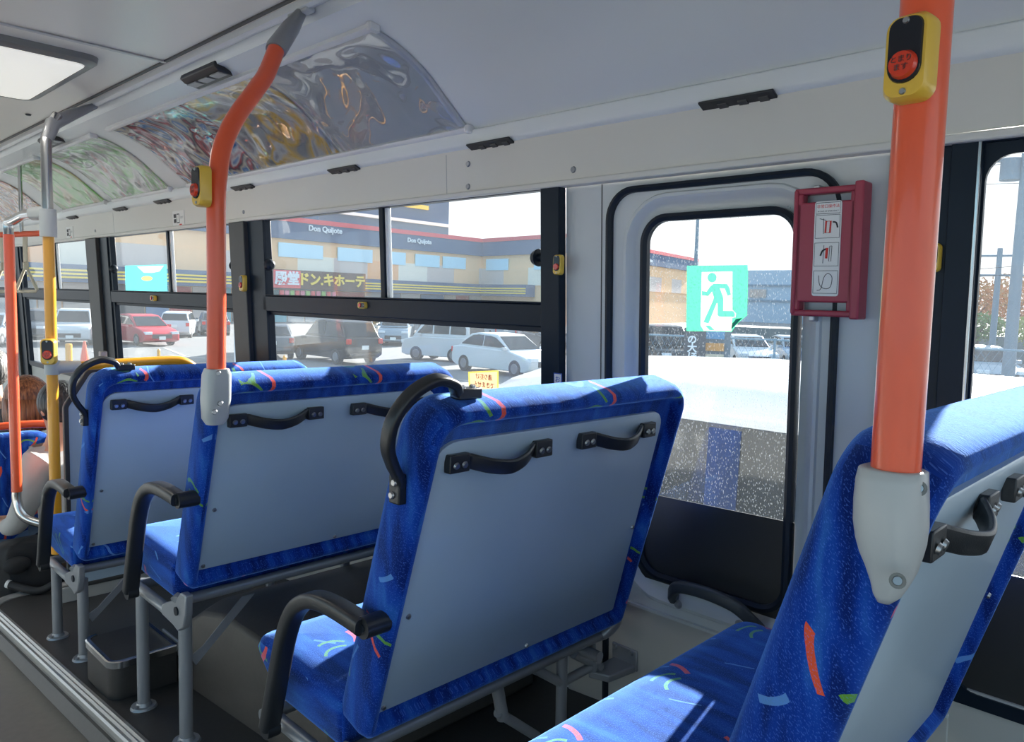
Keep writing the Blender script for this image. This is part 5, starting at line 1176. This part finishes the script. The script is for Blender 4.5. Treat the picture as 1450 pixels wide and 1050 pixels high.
# ================================================================== FRONT OF THE BUS: people, straps, bag
def skin_body(name, nodes, edges, m, parent, sub_=2, root=0):
    base = parent_world(parent) if parent else Vector((0, 0, 0)); me = bpy.data.meshes.new(name)
    me.from_pydata([tuple(Vector(p) - base) for p, r_ in nodes], edges, []); me.materials.append(m)
    o = bpy.data.objects.new(name, me); col.objects.link(o)
    if parent: o.parent = parent
    s = o.modifiers.new('skin', 'SKIN'); s.use_smooth_shade = True
    for i, (p, r_) in enumerate(nodes):
        v = me.skin_vertices[0].data[i]; v.radius = (r_, r_) if isinstance(r_, (int, float)) else r_; v.use_root = (i == root)
    q = o.modifiers.new('sub', 'SUBSURF'); q.levels = sub_; q.render_levels = sub_; return o
def person(label, head, facing, top, bottom, hair, hair_len, sc=1.12):
    """seated figure; head = centre of the head"""
    f = Vector((math.cos(facing), math.sin(facing), 0)); r = Vector((f.y, -f.x, 0)); u = Vector((0, 0, 1)); H = Vector(head)
    def q(a, b, c): return H + f * (a * sc) + r * (b * sc) + u * (c * sc)
    t = thing('person', label, 'person', q(0, 0, -1.15))
    nodes = [(q(-.08, 0, -.80), .15), (q(-.10, 0, -.60), .145), (q(-.09, 0, -.40), .155), (q(-.06, 0, -.25), .10), (q(-.035, 0, -.15), .055), (q(.0, 0, -.04), .075), (q(.005, 0, .03), .085), (q(0, 0, .075), .06)]
    edges = [(0, 1), (1, 2), (2, 3), (3, 4), (4, 5), (5, 6), (6, 7)]
    for s_ in (-1, 1):
        b = len(nodes); nodes += [(q(-.05, s_ * .17, -.27), .062), (q(-.02, s_ * .21, -.44), .048), (q(.06, s_ * .22, -.60), .040), (q(.22, s_ * .16, -.64), .034), (q(.30, s_ * .12, -.64), .028)]
        edges += [(3, b), (b, b + 1), (b + 1, b + 2), (b + 2, b + 3), (b + 3, b + 4)]
        b = len(nodes); nodes += [(q(.06, s_ * .10, -.84), .095), (q(.40, s_ * .12, -.82), .070), (q(.44, s_ * .12, -1.05), .055), (q(.43, s_ * .12, -1.20), .045), (q(.55, s_ * .13, -1.24), .035)]
        edges += [(0, b), (b, b + 1), (b + 1, b + 2), (b + 2, b + 3), (b + 3, b + 4)]
    bd = skin_body('body', nodes, edges, M['skin'], t)
    tn = [(nodes[0][0], .17), (nodes[1][0], .165), (nodes[2][0], .175), (q(-.065, 0, -.255), .14), (q(-.045, 0, -.185), .085)]; te = [(0, 1), (1, 2), (2, 3), (3, 4)]
    for s_ in (-1, 1):
        b = len(tn); tn += [(q(-.05, s_ * .17, -.265), .092), (q(-.02, s_ * .215, -.44), .066), (q(.06, s_ * .225, -.60), .056), (q(.18, s_ * .18, -.635), .048)]; te += [(3, b), (b, b + 1), (b + 1, b + 2), (b + 2, b + 3)]
    skin_body('top', tn, te, top, t)
    pn = [(q(-.08, 0, -.80), .165)]; pe = []
    for s_ in (-1, 1):
        b = len(pn); pn += [(q(.08, s_ * .10, -.84), .11), (q(.40, s_ * .12, -.82), .085), (q(.44, s_ * .12, -1.05), .075), (q(.43, s_ * .12, -1.18), .072)]; pe += [(0, b), (b, b + 1), (b + 1, b + 2), (b + 2, b + 3)]
    skin_body('trousers', pn, pe, bottom, t)
    # hair shell, face features
    hm = MB(); rot = Matrix.Rotation(facing, 3, 'Z')
    hm.ball(q(-.018, 0, .035), .118 * sc, (1.0, .92, 1.05), 28, 18, rot=rot)
    if hair_len: hm.loft([[q(-.03 + math.cos(a) * rr_ * 1.0, math.sin(a) * rr_ * .95, z) for a in [R(60 + 240 * k / 16) for k in range(17)]] + [q(-.03 + math.cos(a) * rr_ * .7, math.sin(a) * rr_ * .65, z) for a in [R(300 - 240 * k / 16) for k in range(17)]] for z, rr_ in ((.04, .120), (-.04, .124), (-.10, .118), (-.13, .098))])
    h_ = obj('hair', hm, hair, t, smooth=180)
    for s_ in (-1, 1):
        obj('ear', MB().ball(q(.0, s_ * .092, .0), .028 * sc, (.6, .35, 1.1), 12, 8, rot=rot), M['skin'], t); obj('eye', MB().ball(q(.092, s_ * .034, .012), .012 * sc, (1, 1, 1), 10, 6), M['ink'], t)
    obj('nose', MB().ball(q(.105, 0, -.02), .018 * sc, (1.1, .7, 1.3), 10, 8, rot=rot), M['skin'], t); obj('mouth', MB().ball(q(.090, 0, -.062), .02 * sc, (.4, 1.1, .3), 10, 6, rot=rot), M['btnred'], t)
    for s_ in (-1, 1):
        base = q(.31, s_ * .115, -.64); hn = [(base, .030), (q(.365, s_ * .105, -.645), .030)]; he = [(0, 1)]
        for k in range(4):
            b = len(hn); o_ = (-.026 + .017 * k); hn += [(q(.39, s_ * (.105) + o_, -.648), .0105), (q(.425 - .004 * abs(k - 1.5), s_ * .105 + o_, -.66), .0095), (q(.44 - .006 * abs(k - 1.5), s_ * .105 + o_, -.685), .0085)]; he += [(1, b), (b, b + 1), (b + 1, b + 2)]
        b = len(hn); hn += [(q(.345, s_ * .105 - s_ * .036, -.65), .012), (q(.375, s_ * .105 - s_ * .055, -.66), .010)]; he += [(0, b), (b, b + 1)]
        skin_body('hand', hn, he, M['skin'], t, 1)
    return t
HF = R(95)
person('person with grey curly hair and dark coat at the left picture edge', P(-14, 528, 5.35), HF, M['coat'], M['coat'], M['hair_grey'], False)
person('person with auburn bobbed hair seen from behind the red rail', P(37, 572, 4.72), HF, M['coat'], M['jeans'], M['hair_red'], True, 1.16)
person('person with short black hair, pale grey shirt and blue jeans behind the yellow pole', P(82, 578, 3.92), R(118), M['shirt'], M['jeans'], M['hair_black'], False, .93)
# forward seats of these passengers
def front_seat(label, px, py, depth, w_=.42, rail=True):
    c = P(px, py, depth); t = thing('low_bus_seat', label, 'bus seat', (c.x, c.y + .2, AZ(4.06)))
    q = [(c.x - w_ / 2, c.z - .62), (c.x + w_ / 2, c.z - .62), (c.x + w_ / 2, c.z), (c.x - w_ / 2, c.z)]
    mb = MB(); mb.loft([[Vector((p.x, c.y + k - (p.y - c.z) * -.12, p.y)) for p in rpoly(q, [.03, .03, .12, .12], i_, 6)] for k, i_ in ((0, .03), (.012, .01), (.03, 0), (.05, 0), (.07, .01), (.08, .03))]); obj('backrest', mb, M['fabric'], t, smooth=60)
    mb = MB(); mb.loft([[Vector((p.x, p.y, z)) for p in rpoly([(c.x - w_ / 2, c.y + .10), (c.x + w_ / 2, c.y + .10), (c.x + w_ / 2, c.y + .52), (c.x - w_ / 2, c.y + .52)], .04, i_, 5)] for z, i_ in ((c.z - .68, .03), (c.z - .66, .01), (c.z - .60, 0), (c.z - .57, .01), (c.z - .56, .04))]); obj('seat_cushion', mb, M['fabric'], t, smooth=60)
    mb = MB(); mb.box((c.x, c.y + .3, (c.z - .68 + AZ(4.06)) / 2), (w_ - .08, .34, c.z - .68 - AZ(4.06))); obj('pedestal', mb, M['steel'], t, bevel=.01)
    if rail: obj('grab_rail', MB().tube(smooth_path([(c.x - w_ / 2 - .01, c.y - .02, c.z - .06), (c.x - w_ / 2 + .02, c.y - .03, c.z + .02), (c.x - w_ / 2 + .10, c.y - .03, c.z + .045), (c.x + w_ / 2 - .10, c.y - .03, c.z + .045), (c.x + w_ / 2 - .02, c.y - .03, c.z + .02), (c.x + w_ / 2 + .01, c.y - .02, c.z - .06)]), .021, 14), M['orange'], t)
    return t
front_seat('low blue seat with red top rail behind the auburn-haired person', 20, 613, 4.16)
# rail with strap handles
t = thing('ceiling_rail', 'red ceiling rail carrying the ivory strap handles at far left', 'rail', P(10, 332, 4.9))
ra, rb = P(-60, 335, 5.0), P(62, 330, 4.8); obj('red_tube', MB().cyl(ra, rb, .018, 16), M['orange'], t)
for k in range(2): obj('hanger', MB().cyl(ra.lerp(rb, .3 + .45 * k), ra.lerp(rb, .3 + .45 * k) + Vector((0, 0, .83 - rb.z)), .012, 10), M['chrome'], t)
ivory = fm('ivory_plastic', (.62, .55, .42), .4)
for k, (px, lb) in enumerate(((36, 'ivory triangular strap handle between the red and yellow poles'), (4, 'ivory triangular strap handle left of the red pole'))):
    c0 = ra.lerp(rb, (px + 60) / 122); c0 = c0 - Vector((0, 0, .0)); t = thing('strap_handle', lb, 'strap handle', c0, 'ivory strap handles on the red rail')
    d_ = (rb - ra).normalized(); zz = Vector((0, 0, 1)); tp = c0 - zz * .21; 
    obj('strap', MB().sweep([c0 + zz * .02, tp], rr(-.018, .018, -.003, .003, .002, 2), up=d_.cross(zz)), ivory, t)
    tri = [tp + zz * .01, tp - zz * .14 - d_ * .085, tp - zz * .15 - d_ * .07, tp - zz * .15 + d_ * .07, tp - zz * .14 + d_ * .085]
    obj('grip', MB().tube(tri, .0105, 10, closed=True), ivory, t); obj('ferrule', MB().box(tp + zz * .01, (.03, .03, .05), d_.to_2d().angle_signed(Vector((1, 0))) if False else None), ivory, t, bevel=.005)
# black bag on the floor at left
c = P(38, 812, 3.75)
t = thing('black_bag', 'black cloth bag with a folded handle on the floor at far left', 'bag', (c.x, c.y, AZ(4.06)))
mb = MB(); rnd = random.Random(3)
rings = []
for k in range(8):
    z = -.16 + .34 * k / 7; w1 = .15 * (1 - .35 * (k / 7) ** 2) + .02 * rnd.random(); w2 = .11 * (1 - .3 * (k / 7)) + .02 * rnd.random()
    rings.append([c + Vector((a * (1 + .10 * math.sin(i * 1.7 + k)), b * (1 + .10 * math.cos(i * 1.3 + k)), z)) for i, (a, b) in enumerate(rr(-w1, w1, -w2, w2, .06, 5))])
sub(obj('bag_body', mb.loft(rings), M['bag'], t, smooth=180), 1)
obj('bag_handle', MB().tube(smooth_path([P(10, 826, 3.6), P(30, 832, 3.6), P(55, 836, 3.6), P(78, 826, 3.62)]), .018, 12), M['bag'], t); obj('handle_end', MB().cyl(P(10, 826, 3.6), P(14, 827, 3.6), .019, 12), M['paper'], t)
obj('pocket', MB().ball(P(24, 800, 3.62), .06, (1, .5, .7), 14, 10), M['bag'], t)
